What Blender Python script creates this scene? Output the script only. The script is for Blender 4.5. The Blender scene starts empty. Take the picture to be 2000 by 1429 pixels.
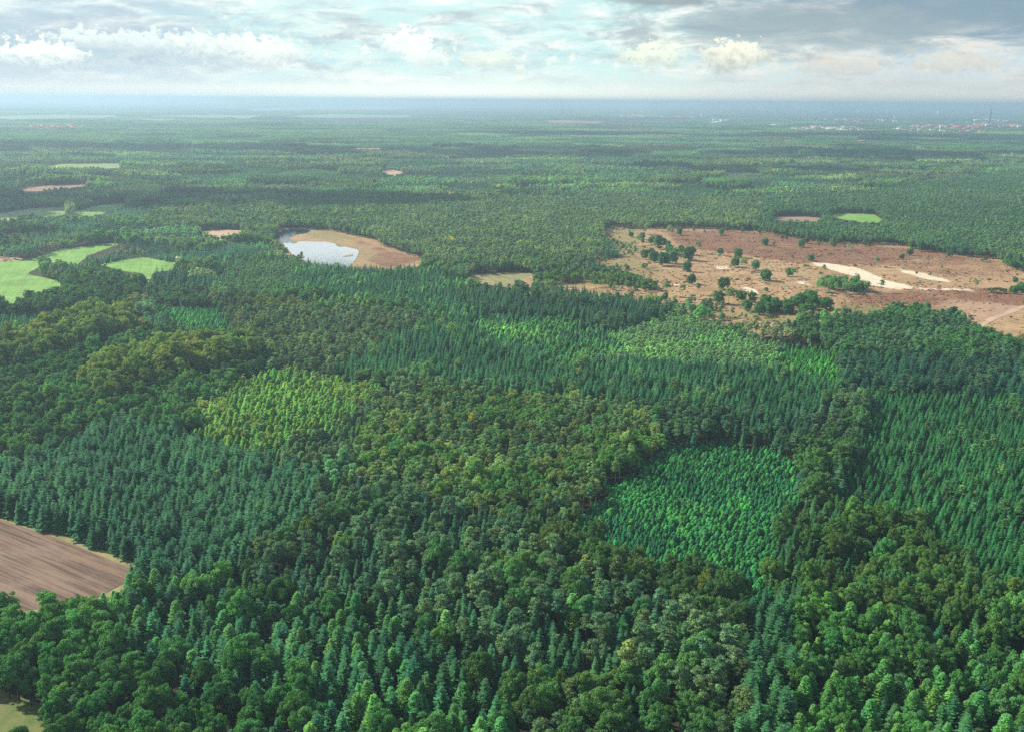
import bpy, math, random
import numpy as np
from mathutils import Matrix, Vector, noise as mnoise
from mathutils.geometry import tessellate_polygon

random.seed(7)
RNG = np.random.default_rng(7)
SC = bpy.context.scene
COL = SC.collection
R = math.radians

# ------------------------------------------------------------------ camera
W0, H0, FPX = 2000.0, 1429.0, 2000.0
CAM_H = 200.0
PITCH, ROLL = R(14.51), R(0.46)
cam = bpy.data.cameras.new('camera')
camo = bpy.data.objects.new('camera', cam)
COL.objects.link(camo)
M3 = Matrix.Rotation(R(90) - PITCH, 3, 'X') @ Matrix.Rotation(ROLL, 3, 'Z')
camo.matrix_world = Matrix.Translation((0, 0, CAM_H)) @ M3.to_4x4()
cam.sensor_width = 36
cam.lens = 36 * FPX / W0
cam.clip_start = 1
cam.clip_end = 200000
SC.camera = camo
MC = np.array(M3)

# ------------------------------------------------------------------ light
SUN_EL, SUN_AZ = 35.0, -66.0          # azimuth measured from +Y (view direction), negative = to the left
sun_dir = Vector((math.sin(R(SUN_AZ)) * math.cos(R(SUN_EL)), math.cos(R(SUN_AZ)) * math.cos(R(SUN_EL)), math.sin(R(SUN_EL))))
sl = bpy.data.lights.new('sun', 'SUN')
sl.energy = 5.0
sl.angle = R(0.6)
sl.color = (1.0, 0.91, 0.74)
so = bpy.data.objects.new('sun', sl)
so.rotation_euler = sun_dir.to_track_quat('Z', 'Y').to_euler()
so.location = (-600, 300, 900)
COL.objects.link(so)

SC.view_settings.view_transform = 'Standard'
SC.view_settings.look = 'None'
SC.view_settings.gamma = 1.0
SC.view_settings.exposure = 0.80
SC.cycles.max_bounces = 4
SC.cycles.diffuse_bounces = 2
SC.cycles.glossy_bounces = 2
SC.cycles.transmission_bounces = 2
SC.cycles.transparent_max_bounces = 8
SC.cycles.volume_bounces = 0
SC.cycles.use_denoising = False
SC.cycles.caustics_reflective = False
SC.cycles.caustics_refractive = False
SC.cycles.use_adaptive_sampling = True
SC.cycles.adaptive_threshold = 0.02


# ---- tiny node language
class NT:
    def __init__(self, tree):
        self.t = tree
        self.n = tree.nodes
        self.l = tree.links

    def put(self, sock, v):
        if isinstance(v, bpy.types.NodeSocket):
            self.l.new(v, sock)
        elif v is not None:
            if hasattr(sock.default_value, '__len__') and not hasattr(v, '__len__'):
                v = [v] * len(sock.default_value)
            if hasattr(v, '__len__') and hasattr(sock.default_value, '__len__') and len(sock.default_value) == 4 and len(v) == 3:
                v = (*v, 1)
            sock.default_value = v

    def m(self, op, a, b=None, c=None, clamp=False):
        n = self.n.new('ShaderNodeMath')
        n.operation = op
        n.use_clamp = clamp
        for s, v in zip(n.inputs, (a, b, c)):
            self.put(s, v)
        return n.outputs[0]

    def vm(self, op, a, b=None):
        n = self.n.new('ShaderNodeVectorMath')
        n.operation = op
        self.put(n.inputs[0], a)
        if b is not None:
            self.put(n.inputs[1], b)
        return n.outputs[0]

    def xyz(self, x, y, z):
        n = self.n.new('ShaderNodeCombineXYZ')
        for s, v in zip(n.inputs, (x, y, z)):
            self.put(s, v)
        return n.outputs[0]

    def sep(self, v):
        n = self.n.new('ShaderNodeSeparateXYZ')
        self.l.new(v, n.inputs[0])
        return n.outputs

    def noise(self, vec, scale=1.0, detail=4, rough=0.55, dist=0.0, w=None):
        n = self.n.new('ShaderNodeTexNoise')
        if w is not None:
            n.noise_dimensions = '4D'
            n.inputs['W'].default_value = w
        self.put(n.inputs['Vector'], vec)
        n.inputs['Scale'].default_value = scale
        n.inputs['Detail'].default_value = detail
        n.inputs['Roughness'].default_value = rough
        n.inputs['Distortion'].default_value = dist
        return n.outputs[0]

    def mix(self, f, a, b, kind='MIX'):
        n = self.n.new('ShaderNodeMix')
        n.data_type = 'RGBA'
        n.blend_type = kind
        self.put(n.inputs[0], f)
        self.put(n.inputs[6], a)
        self.put(n.inputs[7], b)
        return n.outputs[2]

    def ss(self, v, lo, hi):
        n = self.n.new('ShaderNodeMapRange')
        n.interpolation_type = 'SMOOTHSTEP'
        self.put(n.inputs[0], v)
        n.inputs[1].default_value = lo
        n.inputs[2].default_value = hi
        return n.outputs[0]

    def attr(self, name, kind='GEOMETRY'):
        n = self.n.new('ShaderNodeAttribute')
        n.attribute_type = kind
        n.attribute_name = name
        return n


# ------------------------------------------------------------------ sky
world = bpy.data.worlds.new("World")
SC.world = world
world.use_nodes = True
w = NT(world.node_tree)
bg = next(n for n in w.n if n.type == 'BACKGROUND')
sky = w.n.new('ShaderNodeTexSky')
sky.sky_type = 'NISHITA'
sky.sun_disc = False
sky.sun_elevation = R(SUN_EL)
sky.sun_rotation = R(SUN_AZ)
sky.altitude = 150
sky.air_density = 1.0
sky.dust_density = 1.5
sky.ozone_density = 1.5
SKY_K = 0.10
tc = w.n.new('ShaderNodeTexCoord')
dx, dy, dz = w.sep(tc.outputs['Generated'])
AZ = w.m('MULTIPLY', w.m('ARCTAN2', dx, dy), 57.2958)      # degrees from the view direction
EL = w.m('MULTIPLY', w.m('ARCSINE', dz), 57.2958)


def px2sky(px, py):
    u, v = (px - W0 / 2) / FPX, (H0 / 2 - py) / FPX
    d = MC @ np.array([u, v, -1.0])
    d /= np.linalg.norm(d)
    return math.degrees(math.atan2(d[0], d[1])), math.degrees(math.asin(d[2]))


def blob(px, py, rx, ry, warp=None):
    """soft elliptical region of the sky round the direction seen at (px, py)"""
    a, e = px2sky(px, py)
    k = 57.3 / FPX
    x = w.m('MULTIPLY', w.m('SUBTRACT', AZ, a), 1 / (rx * k))
    y = w.m('MULTIPLY', w.m('SUBTRACT', EL, e), 1 / (ry * k))
    d = w.m('SQRT', w.m('ADD', w.m('MULTIPLY', x, x), w.m('MULTIPLY', y, y)))
    return d, y


P1 = w.xyz(w.m('MULTIPLY', AZ, 0.16), w.m('MULTIPLY', EL, 0.75), 0.0)
P2 = w.xyz(w.m('MULTIPLY', AZ, 0.40), w.m('MULTIPLY', EL, 1.5), 3.0)
P3 = w.xyz(w.m('MULTIPLY', AZ, 1.2), w.m('MULTIPLY', EL, 1.5), 9.0)
n1 = w.noise(P1, 1.3, 8, 0.64, 0.6)
n2 = w.noise(P2, 1.0, 8, 0.66, 0.4)
n3 = w.noise(P3, 1.0, 7, 0.62, 0.2)
rightness = w.ss(AZ, 3.0, 20.0)
leftness = w.ss(AZ, -8.0, -24.0)
skyc = w.mix(1.0, sky.outputs[0], (SKY_K, SKY_K, SKY_K), 'MULTIPLY')
# pale teal gaps between the clouds, as the photograph shows them
gap = w.mix(rightness, (0.50, 0.74, 0.72), (0.50, 0.60, 0.64))
gap = w.mix(leftness, gap, (0.44, 0.62, 0.68))
clear = w.mix(w.ss(EL, 14.0, 2.0), skyc, gap)
cov1 = w.ss(n1, 0.36, 0.62)
sheet = w.mix(w.ss(n2, 0.34, 0.68), (0.40, 0.48, 0.53), (0.86, 0.90, 0.82))
sheet = w.mix(w.m('MULTIPLY', rightness, 0.8), sheet, w.mix(w.ss(n2, 0.30, 0.72), (0.38, 0.42, 0.44), (0.70, 0.68, 0.60)))
lay = w.mix(w.m('MULTIPLY', cov1, 0.92), clear, sheet)
# lit streaks of cumulus just above the horizon
band = w.m('MULTIPLY', w.ss(EL, 1.0, 1.9), w.ss(EL, 4.4, 2.6))
heads = w.m('MULTIPLY', w.ss(n3, 0.50, 0.60), band)
headc = w.mix(w.ss(n3, 0.50, 0.68), (0.56, 0.64, 0.62), (0.80, 0.86, 0.78))
headc = w.mix(rightness, headc, (0.66, 0.64, 0.57))
lay = w.mix(w.m('MULTIPLY', heads, 0.75), lay, headc)
# grey-blue undersides on the far left
d, y = blob(150, 85, 420, 90)
f = w.m('MULTIPLY', w.ss(w.m('ADD', d, w.m('MULTIPLY', w.m('SUBTRACT', n2, 0.5), 1.6)), 1.1, 0.4), 0.55)
lay = w.mix(f, lay, (0.38, 0.47, 0.56))
# heavy blue-grey bank high on the right
d, y = blob(1850, 20, 520, 62)
f = w.m('MULTIPLY', w.ss(w.m('ADD', d, w.m('MULTIPLY', w.m('SUBTRACT', n1, 0.5), 2.2)), 1.15, 0.35), 0.92)
lay = w.mix(f, lay, w.mix(n2, (0.10, 0.21, 0.29), (0.28, 0.36, 0.42)))
d, y = blob(1530, 60, 420, 60)
f = w.m('MULTIPLY', w.ss(w.m('ADD', d, w.m('MULTIPLY', w.m('SUBTRACT', n2, 0.5), 2.4)), 1.0, 0.3), 0.6)
lay = w.mix(f, lay, (0.33, 0.40, 0.41))
d, y = blob(1290, 0, 150, 14)
f = w.m('MULTIPLY', w.ss(w.m('ADD', d, w.m('MULTIPLY', w.m('SUBTRACT', n2, 0.5), 1.5)), 1.0, 0.3), 0.7)
lay = w.mix(f, lay, (0.22, 0.27, 0.30))
# single cumulus heads: (px, py, rx, ry, bright colour, shade colour)
for (cx, cy, rx, ry, cb, cs, amt) in (
        (1432, 112, 56, 34, (0.84, 0.83, 0.68), (0.44, 0.48, 0.42), 0.9),
        (1275, 112, 62, 28, (0.80, 0.86, 0.68), (0.52, 0.60, 0.52), 0.8),
        (800, 90, 48, 30, (0.86, 0.92, 0.86), (0.56, 0.66, 0.66), 0.9),
        (825, 112, 40, 22, (0.80, 0.88, 0.80), (0.60, 0.68, 0.66), 0.75),
        (80, 112, 78, 30, (0.86, 0.92, 0.82), (0.42, 0.52, 0.58), 0.95),
        (450, 100, 120, 32, (0.78, 0.85, 0.76), (0.46, 0.55, 0.60), 0.85),
        (270, 82, 150, 22, (0.78, 0.86, 0.80), (0.50, 0.60, 0.64), 0.7),
        (520, 110, 60, 30, (0.80, 0.86, 0.78), (0.50, 0.58, 0.60), 0.8),
        (1640, 130, 90, 16, (0.64, 0.60, 0.52), (0.50, 0.52, 0.50), 0.6),
        (1870, 125, 70, 20, (0.64, 0.62, 0.54), (0.48, 0.50, 0.48), 0.7),
        (950, 120, 60, 16, (0.74, 0.80, 0.68), (0.52, 0.60, 0.56), 0.7)):
    d, y = blob(cx, cy, rx, ry)
    nn = w.m('MULTIPLY', w.m('SUBTRACT', w.noise(w.xyz(w.m('MULTIPLY', AZ, 1.9), w.m('MULTIPLY', EL, 2.3), cx * 0.013), 1.0, 7, 0.62, 0.3), 0.5), 3.0)
    body = w.m('ADD', d, w.m('ADD', nn, w.m('MULTIPLY', w.ss(y, 0.0, -1.0), 0.25)))
    f = w.ss(body, 1.08, 0.76)
    lit = w.ss(w.m('ADD', w.m('ADD', y, w.m('MULTIPLY', nn, 0.9)), 0.15), -0.7, 0.7)
    lay = w.mix(w.m('MULTIPLY', f, amt), lay, w.mix(lit, cs, cb))
# pale haze along the horizon
hz = w.mix(w.ss(AZ, -6.0, 22.0), w.mix(w.ss(AZ, -26.0, -2.0), (0.60, 0.66, 0.68), (0.80, 0.86, 0.78)), (0.56, 0.57, 0.53))
lay = w.mix(w.m('MULTIPLY', w.ss(EL, 2.3, 0.1), 0.85), lay, hz)
lay = w.mix(w.m('MULTIPLY', w.ss(EL, 1.0, 0.2), w.ss(AZ, 26.0, -4.0)), lay, w.mix(1.0, hz, (1.2, 1.17, 1.1), 'MULTIPLY'))
# overhead: broken cloud over blue
up = w.xyz(w.m('DIVIDE', dx, w.m('MAXIMUM', dz, 0.05)), w.m('DIVIDE', dy, w.m('MAXIMUM', dz, 0.05)), 0.0)
hicloud = w.m('MULTIPLY', w.ss(w.noise(up, 1.3, 5, 0.6), 0.42, 0.58), w.m('ADD', 0.25, w.m('MULTIPLY', w.ss(EL, 34.0, 14.0), 0.75)))
over = w.mix(hicloud, skyc, (1.0, 1.06, 1.10))
final = w.mix(w.ss(EL, 6.5, 16.0), lay, over)
d, y = blob(640, -120, 620, 330)
final = w.mix(w.m('MULTIPLY', w.m('MULTIPLY', w.ss(d, 1.0, 0.2), w.ss(EL, 4.2, 9.5)), 0.85), final, (1.75, 1.82, 1.80))
final = w.mix(w.ss(EL, -1.0, -4.0), final, (0.10, 0.16, 0.18))
w.put(bg.inputs[0], final)
bg.inputs[1].default_value = 0.76
world.cycles.sampling_method = 'MANUAL'
world.cycles.sample_map_resolution = 512


# ------------------------------------------------------------------ pixel <-> place
def unproj(px, py, z=0.0):
    u, v = (px - W0 / 2) / FPX, (H0 / 2 - py) / FPX
    d = MC @ np.array([u, v, -1.0])
    t = (z - CAM_H) / min(d[2], -1e-4)
    return d[0] * t, d[1] * t


def proj(x, y, z):
    x, y, z = np.broadcast_arrays(np.asarray(x, float), np.asarray(y, float), np.asarray(z, float))
    p = np.stack([x, y, z - CAM_H], -1) @ MC          # R^T p
    return W0 / 2 + FPX * p[..., 0] / -p[..., 2], H0 / 2 - FPX * p[..., 1] / -p[..., 2]


def inpoly(px, py, poly):
    poly = np.asarray(poly, float)
    c = np.zeros(px.shape, bool)
    x0, y0 = poly[-1]
    bb = (px >= poly[:, 0].min()) & (px <= poly[:, 0].max()) & (py >= poly[:, 1].min()) & (py <= poly[:, 1].max())
    if not bb.any():
        return c
    X, Y = px[bb], py[bb]
    cc = np.zeros(X.shape, bool)
    for x1, y1 in poly:
        if y1 != y0:
            cc ^= ((Y < y1) != (Y < y0)) & (X < (x0 - x1) * (Y - y1) / (y0 - y1) + x1)
        x0, y0 = x1, y1
    c[bb] = cc
    return c


def tag(o, label=None, cat=None, group=None, kind=None):
    if label:
        o['label'] = label
    if cat:
        o['category'] = cat
    if group:
        o['group'] = group
    if kind:
        o['kind'] = kind
    return o


# ------------------------------------------------------------------ materials
def new_mat(name):
    m = bpy.data.materials.new(name)
    m.use_nodes = True
    t = NT(m.node_tree)
    b = next(n for n in t.n if n.type == 'BSDF_PRINCIPLED')
    return m, t, b


def foliage_mat(name, base, alt, transl=0.22):
    transl += 0.1
    m, t, b = new_mat(name)
    out = next(n for n in t.n if n.type == 'OUTPUT_MATERIAL')
    base = (base[0] * 1.5, base[1] * 1.42, base[2] * 1.42)
    alt = (alt[0] * 1.58, alt[1] * 1.48, alt[2] * 1.42)
    tint = t.attr('tint', 'INSTANCER').outputs['Color']
    v = t.attr('leafv').outputs['Fac']
    c = t.mix(v, base, alt)
    c = t.mix(1.0, c, tint, 'MULTIPLY')
    t.put(b.inputs['Base Color'], c)
    b.inputs['Roughness'].default_value = 0.7
    b.inputs['Specular IOR Level'].default_value = 0.06
    tr = t.n.new('ShaderNodeBsdfTranslucent')
    t.put(tr.inputs[0], t.mix(1.0, c, (1.1, 1.25, 0.6), 'MULTIPLY'))
    mx = t.n.new('ShaderNodeMixShader')
    mx.inputs[0].default_value = transl
    t.l.new(b.outputs[0], mx.inputs[1])
    t.l.new(tr.outputs[0], mx.inputs[2])
    t.l.new(mx.outputs[0], out.inputs[0])
    return m


def plain_mat(name, col, rough=0.8, var=0.25, scale=0.5, spec=0.2):
    m, t, b = new_mat(name)
    g = t.n.new('ShaderNodeNewGeometry').outputs['Position']
    n = t.noise(g, scale, 4, 0.6)
    lo = tuple(c * (1 - var) for c in col)
    hi = tuple(min(1, c * (1 + var)) for c in col)
    t.put(b.inputs['Base Color'], t.mix(t.ss(n, 0.3, 0.7), lo, hi))
    b.inputs['Roughness'].default_value = rough
    b.inputs['Specular IOR Level'].default_value = spec
    return m


FM = {
    'spruce': foliage_mat('spruce_needles', (0.022, 0.085, 0.045), (0.070, 0.190, 0.085), 0.2),
    'fir': foliage_mat('fir_needles', (0.028, 0.100, 0.060), (0.080, 0.200, 0.102), 0.2),
    'pine': foliage_mat('pine_needles', (0.060, 0.132, 0.072), (0.135, 0.225, 0.110), 0.2),
    'oak': foliage_mat('oak_leaves', (0.045, 0.130, 0.050), (0.115, 0.235, 0.078), 0.28),
    'beech': foliage_mat('beech_leaves', (0.045, 0.115, 0.050), (0.110, 0.200, 0.074), 0.28),
    'larch': foliage_mat('larch_needles', (0.068, 0.185, 0.075), (0.150, 0.300, 0.105), 0.28),
    'birch': foliage_mat('birch_leaves', (0.095, 0.170, 0.075), (0.190, 0.270, 0.125), 0.3),
    'scrub': foliage_mat('scrub_oak_leaves', (0.040, 0.120, 0.050), (0.100, 0.210, 0.078), 0.2),
    'shrub': foliage_mat('shrub_leaves', (0.04, 0.08, 0.03), (0.09, 0.14, 0.05), 0.2),
}
BARK = plain_mat('bark', (0.075, 0.058, 0.045), 0.9, 0.4, 3.0)
BARKP = plain_mat('pine_bark', (0.26, 0.135, 0.075), 0.85, 0.35, 3.0)
BARKB = plain_mat('birch_bark', (0.42, 0.40, 0.37), 0.8, 0.4, 3.0)


# ------------------------------------------------------------------ tree meshes
def mesh_from(name, v, f, mats, fm=None, lv=None):
    """v (n,3); f list of index arrays of equal length per block"""
    me = bpy.data.meshes.new(name)
    v = np.asarray(v, np.float32)
    me.vertices.add(len(v))
    me.vertices.foreach_set('co', v.ravel())
    loops = np.concatenate([b.ravel() for b in f]).astype(np.int32)
    sizes = np.concatenate([np.full(len(b), b.shape[1], np.int32) for b in f])
    starts = np.concatenate([[0], np.cumsum(sizes)[:-1]]).astype(np.int32)
    me.loops.add(len(loops))
    me.loops.foreach_set('vertex_index', loops)
    me.polygons.add(len(sizes))
    me.polygons.foreach_set('loop_start', starts)
    for m in mats:
        me.materials.append(m)
    if fm is not None:
        me.polygons.foreach_set('material_index', np.asarray(fm, np.int32))
    if lv is not None:
        a = me.attributes.new('leafv', 'FLOAT', 'FACE')
        a.data.foreach_set('value', np.asarray(lv, np.float32))
    me.update(calc_edges=True)
    return me


def cards(rng, cen, nrm, size, aspect=0.62):
    """one bent leaf spray (two triangles folded along the middle) at every centre, facing nrm"""
    n = len(cen)
    nrm = nrm / (np.linalg.norm(nrm, axis=1, keepdims=True) + 1e-9)
    r = rng.normal(size=(n, 3))
    a = np.cross(nrm, r)
    a /= np.linalg.norm(a, axis=1, keepdims=True) + 1e-9
    b = np.cross(nrm, a)
    s = np.asarray(size).reshape(-1, 1) * np.ones((n, 1))
    k = rng.uniform(0.15, 0.45, (n, 1))
    v = np.stack([cen - a * s, cen + b * s * aspect - nrm * s * k, cen + a * s, cen - b * s * aspect - nrm * s * k], 1)
    f = np.arange(n * 4).reshape(n, 4)
    tri = np.concatenate([f[:, [0, 1, 2]], f[:, [0, 2, 3]]])
    return v.reshape(-1, 3), tri


def sph(rng, n):
    v = rng.normal(size=(n, 3))
    return v / np.linalg.norm(v, axis=1, keepdims=True)


def clump_crown(rng, clumps, per, leaf, tilt=0.55):
    """clumps: (centre(3), radii(3)); leaves lie mostly on each clump's upper and outer skin"""
    V, F, L = [], [], []
    o = 0
    for c, r in clumps:
        k = max(6, int(per * (r[0] * r[1]) ** 0.5 * r[2] ** 0.5))
        d = sph(rng, k)
        d[:, 2] = np.where(d[:, 2] < -0.35, -d[:, 2] * 0.7, d[:, 2])
        rad = rng.uniform(0.72, 1.08, (k, 1))
        p = np.asarray(c) + d * np.asarray(r) * rad
        nn = d + rng.normal(size=(k, 3)) * tilt
        nn[:, 2] += 0.25
        v, f = cards(rng, p, nn, rng.uniform(0.7, 1.25, k) * leaf)
        base = rng.uniform(0.15, 0.75)
        lv = np.clip(base + rng.normal(size=k) * 0.2, 0, 1)
        V.append(v)
        F.append(f + o)
        L.append(np.concatenate([lv, lv]))
        o += len(v)
    return np.concatenate(V), np.concatenate(F), np.concatenate(L)


def tube_pts(path, radii, sides=6):
    V, F = [], []
    path = np.asarray(path, float)
    for i, p in enumerate(path):
        t = path[min(i + 1, len(path) - 1)] - path[max(i - 1, 0)]
        t /= np.linalg.norm(t) + 1e-9
        a = np.cross(t, [0.31, 0.17, 0.93] if abs(t[2]) < 0.9 else [1.0, 0.1, 0])
        a /= np.linalg.norm(a)
        b = np.cross(t, a)
        for k in range(sides):
            an = 2 * math.pi * k / sides
            V.append(p + (a * math.cos(an) + b * math.sin(an)) * radii[i])
    for i in range(len(path) - 1):
        for k in range(sides):
            F.append((i * sides + k, i * sides + (k + 1) % sides, (i + 1) * sides + (k + 1) % sides, (i + 1) * sides + k))
    return np.array(V), np.array(F)


def join_tubes(tubes):
    V, F, o = [], [], 0
    for v, f in tubes:
        V.append(v)
        F.append(f + o)
        o += len(v)
    return np.concatenate(V), np.concatenate(F)


def conifer(rng, h, rad, levels, nb, droop, segs, start=0.10, power=0.8, fluff=0.0, leafw=0.36, ragged=0.18, lod=1.0):
    V, F, L = [], [], []
    o = 0
    for i in range(levels):
        t = (i + rng.uniform(0, 0.7)) / levels
        z = h * (start + (1 - start) * t)
        if z > h * 0.985:
            continue
        rl = rad * (1 - t) ** power + 0.22
        n = max(4, int(nb * (0.6 + 0.4 * (1 - t))))
        a0 = rng.uniform(0, 6.28)
        for k in range(n):
            az = a0 + 6.283 * k / n + rng.normal() * 0.18
            ln = rl * rng.uniform(1 - ragged * 1.6, 1 + ragged)
            if rng.random() < 0.04:
                ln *= 1.25
            u = np.array([math.cos(az), math.sin(az), 0.0])
            s = np.array([-u[1], u[0], 0.0])
            lift = 0.42 * t
            base = rng.uniform(0.1, 0.7)
            sg = max(2, int(segs * (0.5 + 0.5 * (1 - t))))
            q0 = None
            for j in range(sg):
                f0, f1 = j / sg, (j + 1) / sg
                f0 = max(f0, 0.12)
                zz = lambda f: z + ln * (lift * f - droop * f * f + 0.10 * max(0, f - 0.7)) 
                p0 = u * (ln * f0) + np.array([0, 0, zz(f0)])
                p1 = u * (ln * min(1.0, f1 + 0.16)) + np.array([0, 0, zz(min(1.0, f1 + 0.12))])
                wd = ln * leafw * (1.05 - 0.75 * f0) + 0.16
                for sd in (-1, 1):
                    tip = p0 * 0.35 + p1 * 0.65 + s * sd * wd * rng.uniform(0.75, 1.25)
                    tip[2] -= wd * rng.uniform(0.15, 0.55) + fluff * rng.normal() * 0.2
                    V += [p0, p1, tip]
                    F.append((o, o + 1, o + 2) if sd < 0 else (o, o + 2, o + 1))
                    o += 3
                    L.append(min(1, max(0, base + 0.35 * f0 + rng.normal() * 0.16 - 0.1)))
    # leader
    for k in range(3):
        an = k * 2.1
        V += [np.array([0, 0, h]), np.array([0.16 * math.cos(an), 0.16 * math.sin(an), h * 0.955]), np.array([0.16 * math.cos(an + 2), 0.16 * math.sin(an + 2), h * 0.95])]
        F.append((o, o + 1, o + 2))
        L.append(0.7)
        o += 3
    return np.array(V), np.array(F), np.array(L)


def limbs(rng, h, r0, top, nlimb, reach, zlo, bend=0.03, kink=0.3):
    path = [np.array([0, 0, -0.3])]
    for i in range(1, 6):
        f = i / 5
        path.append(np.array([rng.normal() * bend * h * f, rng.normal() * bend * h * f, top * f]))
    rr = [r0 * 1.25] + [r0 * (1 - 0.8 * i / 5) for i in range(1, 6)]
    tubes = [tube_pts(path, rr, 7)]
    for k in range(nlimb):
        f = rng.uniform(zlo, 0.95)
        i = min(4, int(f * 5))
        p = path[i] * (1 - (f * 5 - i)) + path[i + 1] * (f * 5 - i)
        az = rng.uniform(0, 6.28)
        ln = reach * rng.uniform(0.6, 1.0)
        q = [p]
        for j in (1, 2, 3):
            q.append(p + np.array([math.cos(az) * ln * j / 3, math.sin(az) * ln * j / 3, ln * (0.25 * j / 3 + kink * (j / 3) ** 2)]) + rng.normal(size=3) * 0.08 * ln)
        tubes.append(tube_pts(q, [r0 * 0.38, r0 * 0.26, r0 * 0.17, r0 * 0.06], 5))
    return join_tubes(tubes)


def broad_clumps(rng, h, rad, zlo, n, cr, flat=0.8, upright=1.0, lump=0.25):
    out = []
    zc = h * (zlo + 1) / 2
    rz = h * (1 - zlo) / 2
    ph = rng.uniform(0, 6.28, 4)
    for k in range(n):
        d = sph(rng, 1)[0]
        if d[2] < -0.5:
            d[2] *= -0.6
        az = math.atan2(d[1], d[0])
        lob = 1 + lump * math.sin(2 * az + ph[0]) * 0.6 + lump * math.sin(3 * az + ph[1]) * 0.5 + lump * 0.5 * math.sin(5 * d[2] + ph[2] + az)
        rr = rng.uniform(0.62, 0.92) * lob
        c = np.array([d[0] * rad * rr, d[1] * rad * rr, zc + d[2] * rz * rr * upright])
        r = cr * rng.uniform(0.7, 1.3)
        c[2] = min(c[2], h - r * flat)
        out.append((c, (r, r, r * flat)))
    return out


KH = dict(scrub=8.0, spruce=18.0, fir=20.0, pine=16.0, oak=15.0, beech=18.0, larch=16.0, birch=12.0, shrub=3.0)   # heights at which each kind is modelled
NV = 5


def build_kind(kind, i, lod):
    rng = np.random.default_rng(abs(hash_(kind)) % 9999 + i * 17)
    h = KH[kind]
    k = lod
    if kind == 'spruce':
        v, f, l = conifer(rng, h, 2.5, int(24 * k), int(9 * k ** 0.5), 0.34, int(5 * k ** 0.5), power=0.82, leafw=0.40)
        tr = limbs(rng, h, 0.20, h * 0.93, 0, 1, 0.5, 0.003)
        bm = BARK
    elif kind == 'fir':
        v, f, l = conifer(rng, h, 3.4, int(22 * k), int(9 * k ** 0.5), 0.16, int(6 * k ** 0.5), power=0.66, leafw=0.34, ragged=0.26, fluff=0.6)
        tr = limbs(rng, h, 0.26, h * 0.92, 0, 1, 0.5, 0.004)
        bm = BARK
    elif kind == 'larch':
        v, f, l = conifer(rng, h, 2.7, int(22 * k), int(8 * k ** 0.5), 0.05, int(5 * k ** 0.5), power=0.60, leafw=0.33, ragged=0.3, fluff=1.0, start=0.22)
        # tufts soften the outline
        n = int(420 * k)
        t = rng.uniform(0.12, 0.98, n)
        rr = (2.6 * (1 - t) ** 0.6 + 0.2) * rng.uniform(0.75, 1.02, n)
        a = rng.uniform(0, 6.283, n)
        p = np.stack([np.cos(a) * rr, np.sin(a) * rr, h * (0.22 + 0.78 * t) + rng.normal(size=n) * 0.2], 1)
        v2, f2 = cards(rng, p, p - np.array([0, 0, h * 0.5]) + rng.normal(size=(n, 3)) * 2, rng.uniform(0.28, 0.5, n))
        lv = rng.uniform(0.3, 1.0, n)
        f = np.concatenate([f, f2 + len(v)])
        v = np.concatenate([v, v2])
        l = np.concatenate([l, lv, lv])
        tr = limbs(rng, h, 0.19, h * 0.92, 0, 1, 0.5, 0.004)
        bm = BARK
    elif kind == 'pine':
        cl = []
        for _ in range(int(30)):
            z = rng.uniform(0.56, 0.97) * h
            t = (z / h - 0.56) / 0.41
            rr = 2.5 * math.sqrt(max(0.05, 1 - (t * 0.92) ** 2)) * rng.uniform(0.25, 1.05)
            a = rng.uniform(0, 6.28)
            r = rng.uniform(0.75, 1.25)
            cl.append((np.array([math.cos(a) * rr, math.sin(a) * rr, z]), (r, r, r * 0.55)))
        v, f, l = clump_crown(rng, cl, 62 * k, 0.34 / k ** 0.5)
        tr = limbs(rng, h, 0.19, h * 0.93, 9, 2.1, 0.55, 0.012)
        bm = BARKP
    elif kind == 'oak':
        cl = broad_clumps(rng, h, 4.9, 0.16, 84, 1.2, lump=0.34)
        v, f, l = clump_crown(rng, cl, 72 * k, 0.32 / k ** 0.5)
        tr = limbs(rng, h, 0.36, h * 0.82, 8, 3.4, 0.3, 0.012)
        bm = BARK
    elif kind == 'scrub':
        cl = broad_clumps(rng, h, 3.6, 0.03, 70, 0.95, flat=0.95, lump=0.22)
        cl += [(c * np.array([1, 1, 0]) * 0.95 + np.array([0, 0, h * rng.uniform(0.12, 0.4)]), r) for c, r in cl[:26]]
        v, f, l = clump_crown(rng, cl, 46 * k, 0.32 / k ** 0.5)
        tr = limbs(rng, h, 0.2, h * 0.8, 6, 2.0, 0.2, 0.012)
        bm = BARK
    elif kind == 'beech':
        cl = broad_clumps(rng, h, 5.0, 0.12, 100, 1.15, upright=1.02, lump=0.26)
        v, f, l = clump_crown(rng, cl, 76 * k, 0.29 / k ** 0.5)
        tr = limbs(rng, h, 0.38, h * 0.85, 8, 3.4, 0.3, 0.010, 0.6)
        bm = BARK
    elif kind == 'birch':
        cl = broad_clumps(rng, h, 2.3, 0.22, 46, 0.72, flat=1.0, lump=0.35)
        v, f, l = clump_crown(rng, cl, 52 * k, 0.27 / k ** 0.5, 0.8)
        tr = limbs(rng, h, 0.12, h * 0.93, 7, 1.6, 0.3, 0.015, 0.8)
        bm = BARKB
    else:
        cl = broad_clumps(rng, h, 1.7, 0.05, 22, 0.6)
        v, f, l = clump_crown(rng, cl, 46 * k, 0.25 / k ** 0.5)
        tr = limbs(rng, h, 0.06, h * 0.7, 4, 1.2, 0.1, 0.02)
        bm = BARK
    return v, f, l, tr, bm


def hash_(s):
    r = 5381
    for c in s:
        r = (r * 33 + ord(c)) & 0xFFFFFF
    return r


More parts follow.
